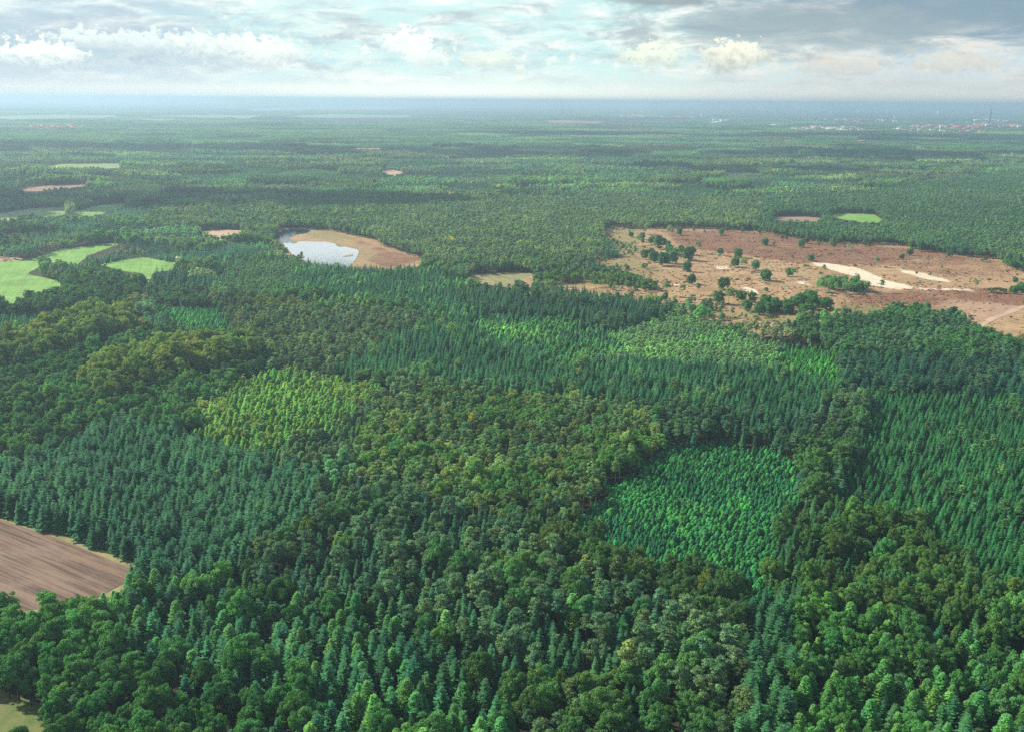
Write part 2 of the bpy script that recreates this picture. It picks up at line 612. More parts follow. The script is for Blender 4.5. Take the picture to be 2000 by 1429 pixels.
CROWN, TRUNK, WHOLE, WHOLE_LO = {}, {}, {}, {}
for kd in KH:
    CROWN[kd], TRUNK[kd], WHOLE[kd], WHOLE_LO[kd] = [], [], [], []
    for i in range(NV):
        v, f, l, (tv, tf), bm = build_kind(kd, i, 1.0)
        CROWN[kd].append(mesh_from(kd + '_crown', v, [f], [FM[kd]], None, l))
        TRUNK[kd].append(mesh_from(kd + '_trunk', tv, [tf], [bm]))
        WHOLE[kd].append(mesh_from(kd + '_whole', np.concatenate([v, tv]), [f, tf + len(v)], [FM[kd], bm],
                                   [0] * len(f) + [1] * len(tf), np.concatenate([l, np.zeros(len(tf))])))
        v, f, l, (tv, tf), bm = build_kind(kd, i, 0.36)
        WHOLE_LO[kd].append(mesh_from(kd + '_light', np.concatenate([v, tv]), [f, tf + len(v)], [FM[kd], bm],
                                      [0] * len(f) + [1] * len(tf), np.concatenate([l, np.zeros(len(tf))])))

# ------------------------------------------------------------------ the map, traced on the canopy and laid out on the ground
# stand: (phrase, polygon seen on the canopy, {kind: weight}, height, spacing, tint, tint spread, row angle or None)
Z = []


def stand(phrase, poly, mix, h, sp, tint=(1, 1, 1), var=0.12, rows=None, wide=1.0):
    low = np.mean([p[1] for p in poly])
    g = 0.97 if low > 1150 else 1.0      # the wood is older and taller towards the bottom of the view
    Z.append(dict(phrase=phrase, poly=poly, mix=mix, h=h * g, sp=sp * g * (0.82 if sp > 7 else 0.93), tint=tint, var=var, rows=rows, wide=wide))


# --- middle distance first, nearer and more particular stands override
stand('in the mixed wood round the pond', [(280, 440), (520, 470), (640, 505), (860, 520), (1100, 520), (1180, 440), (1100, 380), (700, 380), (300, 400)],
      dict(pine=3, oak=2, birch=2, spruce=1), 13, 6.0, (1.15, 1.1, 1.05), 0.2)
stand('in the pale pine wood beyond the heath', [(800, 400), (1180, 380), (1500, 385), (1500, 450), (1330, 446), (1180, 440), (1180, 500), (1040, 510), (860, 505), (740, 470), (700, 440)],
      dict(pine=6, birch=2, oak=1), 13, 5.5, (1.25, 1.2, 1.15), 0.15)
stand('in the green pine wood at the far edge of the heath', [(1480, 400), (2000, 330), (2000, 530), (1900, 500), (1750, 478), (1560, 468), (1480, 450)],
      dict(pine=6, oak=2), 13, 5.5, (0.9, 1.05, 1.0), 0.15)
stand('in the young pine wood south of the pond', [(440, 505), (560, 500), (700, 520), (760, 560), (520, 570), (420, 560)],
      dict(pine=3, spruce=1), 10, 4.5, (1.05, 1.25, 1.15), 0.12, 20)
stand('in the spruce belt beside the pond', [(600, 500), (860, 520), (920, 560), (1000, 570), (1000, 620), (700, 610), (560, 560)],
      dict(spruce=5, larch=1, fir=1), 15, 5.0, (0.95, 1.15, 1.1), 0.14)
stand('in the larch and spruce wood below the pond', [(540, 560), (700, 570), (860, 600), (900, 660), (700, 690), (560, 640), (480, 590)],
      dict(larch=3, spruce=3, oak=2), 15, 6.0, (0.95, 1.05, 0.95), 0.2)
stand('on the beech ridge below the young pines', [(400, 560), (520, 575), (620, 590), (560, 610), (430, 590)],
      dict(beech=1), 14, 7.5, (1.35, 1.05, 0.9), 0.12)
stand('in the grove beside the grass clearing', [(1040, 530), (1150, 520), (1230, 525), (1290, 560), (1270, 572), (1160, 556), (1040, 550)],
      dict(birch=3, oak=3), 11, 5.5, (1.1, 1.05, 0.9), 0.15)
stand('in the olive pine wood in the middle of the forest', [(480, 600), (760, 600), (960, 640), (760, 700), (650, 740), (520, 700), (440, 640)],
      dict(pine=6, birch=1, spruce=1), 14, 5.5, (1.2, 1.12, 1.05), 0.18)
stand('in the spruce belt below the heath', [(860, 560), (1130, 560), (1330, 590), (1330, 605), (1200, 640), (1060, 610), (940, 600)],
      dict(spruce=6, pine=1), 16, 5.0, (0.85, 0.95, 0.95), 0.12)
stand('in the fresh green plantation beside the hut', [(950, 600), (1100, 605), (1210, 640), (1240, 680), (1100, 700), (960, 660), (900, 620)],
      dict(spruce=4, larch=3), 9, 3.7, (1.1, 1.32, 1.2), 0.22, None, 1.2)
stand('in the pale pole wood below the heath', [(1200, 640), (1320, 600), (1420, 625), (1530, 660), (1545, 705), (1400, 705), (1240, 690)],
      dict(larch=2, pine=3), 8, 3.6, (1.6, 1.7, 1.5), 0.12, 12, 1.25)
stand('in the bright young plantation below the oaks', [(1520, 660), (1640, 662), (1645, 745), (1560, 720), (1530, 690)],
      dict(spruce=3, larch=1), 6, 3.4, (0.95, 1.55, 0.8), 0.14, None, 1.3)
stand('in the tall dark spruce stand in the middle of the forest', [(760, 640), (900, 615), (960, 660), (1100, 700), (1240, 690), (1500, 705), (1640, 740), (1660, 790), (1420, 800), (1340, 778), (1150, 765), (850, 745), (720, 720), (640, 730)],
      dict(spruce=9, birch=0.5, fir=1), 16, 4.9, (0.82, 1.05, 0.92), 0.15)
stand('in the pine wood bordering the heath', [(1520, 640), (1620, 615), (1720, 608), (1800, 600), (1880, 615), (1990, 660), (2060, 680), (2060, 745), (1700, 745), (1640, 740), (1640, 665)],
      dict(pine=5, oak=3), 14, 5.5, (0.72, 0.95, 0.9), 0.14)
stand('in the dark fir wall above the spruce rows', [(1640, 690), (1740, 690), (2060, 700), (2060, 775), (1690, 752), (1650, 745)],
      dict(fir=5, pine=2), 17, 6.0, (0.52, 0.75, 0.8), 0.12)
stand('in the ragged pine wood beside the young plantations', [(420, 560), (520, 600), (560, 650), (480, 660), (440, 640), (400, 590)],
      dict(pine=4, oak=1, birch=1), 14, 6.0, (1.0, 0.95, 0.95), 0.16)
stand('in the teal plantation on the left slope', [(-60, 590), (110, 590), (245, 578), (240, 615), (120, 640), (-60, 665)],
      dict(spruce=6, larch=1), 9, 3.8, (0.8, 1.25, 1.1), 0.14, None, 1.2)
stand('in the young plantation between the beech ridges', [(290, 575), (420, 570), (450, 620), (480, 655), (380, 665), (330, 640), (300, 610)],
      dict(spruce=5, larch=2), 7, 3.6, (0.85, 1.35, 1.1), 0.15, None, 1.3)
stand('in the wood between the meadows and the plantations', [(220, 560), (330, 555), (420, 560), (400, 585), (300, 580), (250, 580)],
      dict(pine=3, oak=3), 13, 6.5, (0.95, 0.95, 0.95), 0.15)
stand('in the oak belt beside the meadows', [(-60, 575), (60, 580), (110, 545), (200, 520), (300, 560), (240, 590), (60, 600), (-60, 600)],
      dict(oak=6, beech=3), 15, 8.5, (0.85, 0.9, 0.9), 0.15)
stand('in the beech and oak wood on the left', [(-60, 655), (120, 635), (250, 615), (300, 640), (480, 660), (540, 700), (380, 770), (380, 830), (250, 810), (60, 890), (-60, 960)],
      dict(beech=5, oak=5, fir=1, pine=1), 15, 8.5, (0.9, 1.05, 1.0), 0.2)
stand('on the upper brown-topped beech ridge', [(-60, 690), (60, 655), (160, 625), (250, 618), (250, 640), (130, 675), (-60, 730)],
      dict(beech=1), 24, 7.5, (1.85, 1.4, 1.0), 0.16)
stand('on the lower brown-topped beech ridge', [(150, 745), (250, 700), (340, 680), (430, 670), (500, 690), (480, 710), (330, 725), (190, 775)],
      dict(beech=1), 24, 7.5, (1.85, 1.4, 1.0), 0.16)
stand('in the yellow larch stand', [(360, 780), (480, 725), (560, 705), (640, 720), (750, 740), (745, 770), (640, 830), (500, 860), (400, 835)],
      dict(larch=8, birch=0.4), 11, 3.9, (1.5, 1.4, 0.95), 0.14)
stand('in the pale larch strip beside the yellow larches', [(500, 860), (640, 830), (745, 760), (860, 755), (760, 830), (700, 890), (600, 900)],
      dict(larch=4, pine=3), 12, 4.8, (0.85, 0.85, 0.95), 0.12)
stand('in the olive wood in the middle', [(745, 770), (860, 755), (1130, 770), (1290, 800), (1280, 860), (1220, 920), (1170, 990), (1040, 1000), (880, 985), (700, 930), (690, 880)],
      dict(pine=5, birch=3, oak=3), 13, 5.6, (1.05, 1.12, 0.9), 0.22)
stand('in the dark belt beside the ride', [(1150, 775), (1340, 790), (1440, 800), (1640, 780), (1660, 880), (1580, 880), (1400, 830), (1290, 850), (1280, 800)],
      dict(spruce=5, pine=4, oak=1), 15, 5.6, (0.72, 0.88, 0.92), 0.16)
stand('in the blue-green fir stand above the ploughed field', [(-80, 930), (60, 880), (230, 805), (400, 850), (520, 880), (640, 930), (600, 1010), (480, 1060), (420, 1120), (270, 1110), (130, 1060), (-80, 1010)],
      dict(fir=7, spruce=3), 16, 5.0, (0.74, 0.95, 0.88), 0.12)
stand('in the dark mixed conifer wood', [(420, 1120), (480, 1060), (600, 1010), (640, 930), (700, 930), (880, 985), (1040, 1000), (1120, 1010), (1250, 1080), (1500, 1150), (1500, 1290), (1000, 1310), (860, 1220), (720, 1165), (560, 1150)],
      dict(spruce=5, pine=3, larch=1, fir=1, oak=0.6), 16, 5.6, (0.78, 0.9, 0.9), 0.16)
stand('in the fresh green young larch plantation', [(1090, 1015), (1180, 935), (1290, 850), (1400, 828), (1500, 850), (1590, 880), (1560, 960), (1530, 1080), (1490, 1140), (1330, 1085), (1210, 1060)],
      dict(larch=4, spruce=4), 4.6, 2.7, (0.60, 1.18, 1.05), 0.2, None, 1.5)
stand('in the beech belt beside the young plantation', [(1040, 1010), (1120, 1015), (1210, 1060), (1330, 1085), (1490, 1140), (1490, 1230), (1380, 1200), (1230, 1130), (1060, 1070)],
      dict(beech=6, oak=2, birch=0.4), 15, 7.5, (0.85, 0.9, 0.8), 0.14)
stand('in the green spruce rows on the right', [(1650, 745), (2100, 765), (2100, 1180), (1920, 1120), (1750, 990), (1600, 960), (1590, 900), (1650, 820)],
      dict(spruce=9, pine=0.6), 12, 4.6, (0.72, 1.1, 0.78), 0.16, -12)
stand('in the tall belt between the plantation and the spruce rows', [(1590, 880), (1640, 760), (1700, 760), (1680, 880), (1620, 960), (1560, 990), (1565, 940)],
      dict(pine=3, fir=3, oak=2), 17, 6.2, (0.8, 0.9, 0.88), 0.12)
stand('in the oak and spruce wood below the spruce rows', [(1540, 960), (1640, 960), (1780, 1000), (1950, 1110), (2100, 1160), (2100, 1260), (1800, 1200), (1560, 1170), (1500, 1150)],
      dict(oak=3, beech=3, spruce=5), 14, 6.4, (0.85, 0.95, 0.72), 0.18)
stand('in the light green oak and larch wood at the bottom right', [(1530, 1165), (1800, 1195), (2100, 1260), (2150, 1600), (1480, 1600), (1540, 1300)],
      dict(oak=5, larch=5, pine=1, fir=1), 14, 6.6, (0.75, 0.98, 0.78), 0.15)
stand('in the tall fir column at the lower right', [(1480, 1140), (1560, 1150), (1550, 1300), (1530, 1600), (1400, 1600), (1450, 1300)],
      dict(fir=1), 19, 5.2, (0.72, 0.92, 0.74), 0.12, None, 0.85)
stand('in the mixed pine and oak wood at the bottom', [(1000, 1300), (1470, 1290), (1440, 1429), (1400, 1600), (960, 1600), (980, 1420)],
      dict(pine=4, oak=4, spruce=2), 15, 6.8, (0.85, 0.92, 0.82), 0.18)
stand('in the light green larch and fir wood', [(270, 1105), (420, 1110), (560, 1150), (720, 1165), (860, 1220), (1000, 1310), (1010, 1600), (560, 1600), (560, 1340), (420, 1290), (260, 1240), (170, 1180)],
      dict(larch=5, fir=5, oak=2, spruce=1.5), 16, 6.6, (0.74, 0.98, 0.82), 0.2)
stand('in the oak wood in the bottom corner', [(-100, 1090), (60, 1150), (180, 1180), (260, 1240), (420, 1290), (560, 1340), (560, 1600), (-200, 1600)],
      dict(oak=7, beech=1, fir=1.2), 15, 8.6, (0.72, 0.98, 0.85), 0.16)

# clearings: seen outline of the open ground (pixels), where nothing tall may stand
CLEAR = {
    'ploughed_field': [(-120, 1000), (0, 1008), (130, 1050), (266, 1106), (240, 1125), (175, 1140), (170, 1172), (100, 1170), (48, 1188), (-120, 1120)],
    'grass_clearing': [(-150, 1345), (0, 1362), (80, 1392), (60, 1440), (-150, 1500)],
    'heath': [(1178, 444), (1240, 449), (1330, 447), (1480, 453), (1560, 470), (1640, 478), (1750, 480), (1800, 492), (1870, 501), (1940, 508), (1975, 532), (2060, 536), (2120, 700), (1990, 662),
              (1915, 640), (1860, 605), (1790, 596), (1700, 608), (1620, 612), (1500, 640), (1440, 625), (1380, 612), (1330, 600), (1310, 585), (1240, 578), (1180, 572), (1120, 562), (1060, 560), (1130, 553), (1240, 562), (1290, 570), (1293, 552), (1200, 520), (1150, 512), (1230, 503), (1235, 492), (1190, 470)],
    'grass_glade': [(905, 540), (1000, 533), (1040, 535), (1045, 556), (1000, 560), (940, 552)],
    'pond_bank': [(532, 462), (562, 447), (640, 451), (730, 470), (745, 482), (790, 498), (835, 511), (770, 520), (700, 517), (640, 508), (595, 502), (566, 491), (556, 480), (545, 472)],
    'bare_clearing': [(386, 452), (430, 449), (474, 450), (470, 464), (430, 468), (400, 463)],
    'front_meadow': [(-60, 535), (60, 537), (130, 556), (90, 577), (40, 583), (32, 592), (-60, 575)],
    'long_meadow': [(-60, 512), (60, 508), (110, 490), (180, 480), (250, 470), (170, 500), (150, 514), (90, 510), (62, 527), (50, 541), (-60, 540)],
    'middle_meadow': [(186, 519), (250, 507), (280, 503), (352, 516), (330, 529), (300, 531), (290, 545), (304, 563), (288, 560), (279, 532), (225, 528)],
    'far_meadow': [(-40, 422), (60, 408), (130, 405), (122, 419), (10, 430)],
    'second_far_meadow': [(140, 414), (190, 402), (250, 396), (238, 406), (180, 422)],
    'strip_meadow': [(85, 326), (120, 321), (237, 320), (230, 326), (150, 328)],
    'brown_strip': [(28, 371), (70, 364), (172, 360), (165, 366), (80, 371)],
    'right_meadow': [(1618, 424), (1640, 417), (1705, 419), (1732, 433), (1690, 434)],
    'brown_clearing': [(1505, 424), (1560, 423), (1610, 427), (1600, 432), (1520, 431)],
    'sand_spot': [(740, 336), (765, 333), (790, 337), (770, 342)],
    'sand_strip': [(690, 291), (740, 290), (745, 293), (700, 293)],
    'hazy_meadow': [(255, 232), (300, 226), (420, 225), (520, 226), (480, 232), (380, 235), (300, 236)],
    'second_hazy_meadow': [(555, 228), (650, 223), (800, 226), (810, 230), (640, 231)],
    'third_hazy_meadow': [(-40, 228), (120, 224), (240, 226), (200, 231), (-40, 235)],
    'fourth_hazy_meadow': [(-40, 252), (90, 250), (170, 251), (120, 254), (-40, 255)],
    'far_heath': [(1045, 237), (1100, 235), (1180, 238), (1170, 242), (1080, 241)],
    'long_lake': [(400, 209.5), (465, 208), (470, 210.5), (410, 211.5)],
    'wide_lake': [(475, 213), (580, 209), (640, 206.5), (760, 208), (835, 211), (760, 214.6), (620, 214.5), (500, 217)],
    'narrow_lake': [(855, 210), (920, 208.5), (1010, 210), (990, 212), (900, 212)],
    'thin_lake': [(1050, 210), (1195, 210.5), (1195, 212), (1060, 211.8)],
}
GLADES = [('ride', [(1128, 764), (1200, 768), (1290, 778), (1345, 790)], 4.0),
          ('track', [(1640, 760), (1600, 860), (1575, 960), (1540, 1080)], 1.5)]
TOWN = [[(1180, 222), (1440, 221), (1450, 229), (1180, 232)], [(1380, 232), (1560, 236), (1560, 247), (1380, 241)], [(1540, 246), (1700, 246), (1690, 258), (1550, 256)],
        [(1640, 230), (2060, 238), (2060, 262), (1740, 260), (1700, 246), (1640, 244)], [(1900, 233), (1970, 233), (1970, 238), (1900, 238)]]

# type of wood wherever nothing is traced: stands of a few hundred metres
vor = np.random.default_rng(21)
NS = 2600
sy_ = 600 * np.exp(vor.uniform(0, 1, NS) * math.log(45000 / 600))
sx_ = vor.uniform(-0.62, 0.62, NS) * (sy_ + 200)
DEF = [(dict(pine=6, birch=1), 13, 5.6, (1.1, 1.1, 1.0)), (dict(spruce=6, fir=2), 15, 5.4, (0.8, 1.0, 1.0)), (dict(oak=4, beech=3, pine=1), 15, 8.0, (1.0, 1.0, 0.9)),
       (dict(larch=3, spruce=3), 12, 5.2, (0.62, 0.72, 0.68)), (dict(pine=4, oak=3, birch=2), 13, 6.4, (1.2, 1.1, 0.9)), (dict(pine=7, spruce=3), 13, 5.4, (0.8, 1.05, 1.0))]
kind_of_cell = vor.integers(0, len(DEF), NS)
cell_tint = vor.uniform(0.85, 1.75, (NS, 1)) * vor.uniform(0.9, 1.1, (NS, 3)) * np.array([1.06, 0.98, 1.06])
cell_h = vor.uniform(0.55, 1.3, NS)


def cell_of(x, y):
    """nearest seed, distances measured on a log scale so that far stands are larger"""
    u, v = x / (y + 200) * 2.2, np.log(np.maximum(y, 100))
    wx = np.sin(v * 31 + u * 5) * 0.018 + np.sin(u * 47) * 0.012
    U, V = sx_ / (sy_ + 200) * 2.2, np.log(sy_)
    out = np.empty(len(x), int)
    for i in range(0, len(x), 4000):
        d = (u[i:i + 4000, None] + wx[i:i + 4000, None] - U) ** 2 + ((v[i:i + 4000, None] - V) * 2.6) ** 2
        out[i:i + 4000] = d.argmin(1)
    return out


def zone_of(x, y):
    """-1 open ground, index of a traced stand, or 1000 + cell"""
    px, py = proj(x, y, 12.0)
    bx, by = proj(x, y, 0.0)
    # ragged borders between stands
    wob = 8.0 * np.minimum(1, 900 / np.maximum(y, 300))
    qx = px + wob * (np.sin(x * 0.31 + y * 0.17) + np.sin(x * 0.11 - y * 0.23))
    qy = py + 0.45 * wob * (np.sin(x * 0.21 - y * 0.13) + np.sin(x * 0.07 + y * 0.29))
    out = np.full(len(x), 9999)
    for i, z in enumerate(Z):
        out[inpoly(qx, qy, z['poly'])] = i
    rest = out == 9999
    if rest.any():
        out[rest] = 1000 + cell_of(x[rest], y[rest])
    for k, p in CLEAR.items():
        bad = inpoly(bx, by, p)
        if 'lake' in k or 'hazy' in k or k == 'far_heath':
            for zc in (6.0, 12.0, 17.0):
                qx2, qy2 = proj(x, y, zc)
                bad |= inpoly(qx2, qy2, p)
            bad &= (np.sin(x * 0.0021 + 3 * np.sin(y * 0.0013)) + np.sin(y * 0.0019 + 2 * np.sin(x * 0.0017)) < (2.1 if 'lake' in k else 1.35))
        else:
            for zc in (3.5, 7.0, 10.5, 13.5):
                tx, ty = proj(x, y, zc)
                bad |= inpoly(tx, ty, p) & ((zc < 12) | (y > 1200))
        out[bad] = -1
    for nm, line, wd in GLADES:
        for (ax, ay), (cx, cy) in zip(line[:-1], line[1:]):
            p, q = np.array(unproj(ax, ay)), np.array(unproj(cx, cy))
            t = np.clip(((x - p[0]) * (q - p)[0] + (y - p[1]) * (q - p)[1]) / ((q - p) @ (q - p)), 0, 1)
            out[np.hypot(x - p[0] - t * (q - p)[0], y - p[1] - t * (q - p)[1]) < wd] = -1
    return out


# ------------------------------------------------------------------ scatter
KINDS = ['spruce', 'fir', 'pine', 'oak', 'beech', 'larch', 'birch']
REL_W = dict(spruce=1, fir=1, pine=1, oak=1, beech=1, larch=1, birch=1)
MID, FAR = 1900.0, 4500.0


def wedge(y0, y1, sp, ang=0.0, jit=0.42, seed=1):
    rng = np.random.default_rng(seed)
    xm = 0.56 * y1 + 50
    r = math.hypot(xm, y1) + sp
    g = np.arange(-r, r, sp)
    if len(g) ** 2 > 4e6:
        X, Y = np.meshgrid(np.arange(-xm, xm, sp), np.arange(y0, y1, sp))
    else:
        X, Y = np.meshgrid(g, g)
        Y = Y[:] 
        c, s = math.cos(R(ang)), math.sin(R(ang))
        X, Y = X * c - Y * s, X * s + Y * c
    X, Y = X.ravel(), Y.ravel()
    X = X + rng.uniform(-jit, jit, len(X)) * sp
    Y = Y + rng.uniform(-jit, jit, len(Y)) * sp
    k = (Y > y0) & (Y < y1) & (np.abs(X) < 0.56 * Y + 45)
    return X[k], Y[k]


rows = []      # x, y, kind index, height, tint3, zone, spread


def fill(x, y, zid, mixd, h, tint, var, rng, grow=1.0, wide=1.0):
    n = len(x)
    if not n:
        return
    ks = list(mixd)
    p = np.array([mixd[k] for k in ks], float)
    # species come in loose groups rather than evenly shuffled
    g = np.sin(x * 0.055 + 1.7 * np.sin(y * 0.041 + zid)) + np.sin(y * 0.05 + 2.1 * np.sin(x * 0.037 + 2 * zid))
    u = np.clip(0.5 + g * 0.17 + rng.normal(size=n) * 0.22, 0.001, 0.999)
    ki = np.searchsorted(np.cumsum(p / p.sum()), u)
    ki = np.array([KINDS.index(k) for k in ks])[np.clip(ki, 0, len(ks) - 1)]
    con = np.isin(ki, [0, 1, 5])
    hh = h * np.clip(1 + rng.normal(size=n) * np.where(con, 0.13, 0.13), 0.62, 1.35) * grow * np.where(con, 0.84, 1.0)
    b = 1 + rng.normal(size=(n, 1)) * var
    warm = rng.normal(size=(n, 1)) * var * 0.7
    t = np.asarray(tint) * b * np.concatenate([1 + warm, np.ones((n, 1)), 1 - warm * 0.6], 1)
    rare = rng.random(n)
    t[rare > 0.994] *= np.array([1.8, 1.25, 0.8])
    t[rare < 0.012] *= np.array([1.5, 1.3, 1.2])
    # broad swells of vigour through a stand
    sw = np.sin(x * 0.021 + 2.3 * np.sin(y * 0.017 + zid)) * np.sin(y * 0.026 + 1.9 * np.sin(x * 0.019 - zid)) + 0.5 * np.sin(x * 0.09 + 3 * np.sin(y * 0.06)) * np.sin(y * 0.08)
    t *= (1 + 0.16 * sw)[:, None] * np.column_stack([1 + 0.06 * sw, np.ones(n), 1 - 0.06 * sw])
    hh *= 1 + 0.07 * sw
    keep = rng.random(n) > 0.035
    x, y, ki, hh, t, n = x[keep], y[keep], ki[keep], hh[keep], t[keep], int(keep.sum())
    t = np.clip(t, 0.25, 3.5)
    rows.append(np.column_stack([x, y, ki, hh, t, np.full(n, zid), np.full(n, wide)]))


rng = np.random.default_rng(3)
for zi, z in enumerate(Z):
    pts = [unproj(px, min(max(py, 215), 1700), 12.0) for px, py in z['poly']]
    ys = [p[1] for p in pts]
    X, Y = wedge(max(150, min(ys) - 25), max(ys) + 25, z['sp'], z['rows'] if z['rows'] is not None else 17 * zi, 0.33 if z['rows'] is not None else 0.45, zi + 5)
    xs = [p[0] for p in pts]
    k = (X > min(xs) - 25) & (X < max(xs) + 25)
    X, Y = X[k], Y[k]
    k = zone_of(X, Y) == zi
    fill(X[k], Y[k], zi, z['mix'], z['h'], z['tint'], z['var'], rng, 1.0, z['wide'])
for (y0, y1, mult) in ((150, MID, 1.0), (MID, 3000, 1.15), (3000, FAR, 1.4)):
    for di, (mixd, h, sp, tint) in enumerate(DEF):
        X, Y = wedge(y0, y1, sp * mult, 23 * di, 0.42, 77 + di + int(y0))
        zz = zone_of(X, Y)
        c = zz - 1000
        k = (c >= 0) & (kind_of_cell[np.clip(c, 0, NS - 1)] == di)
        fill(X[k], Y[k], 100 + di, mixd, h, tint, 0.16, rng, 1 + (mult - 1) * 0.35)
        cc_ = zone_of(rows[-1][:, 0], rows[-1][:, 1]) - 1000
        rows[-1][:, 4:7] *= cell_tint[cc_]
        rows[-1][:, 3] *= cell_h[cc_]
T = np.concatenate(rows)
print('trees', len(T))

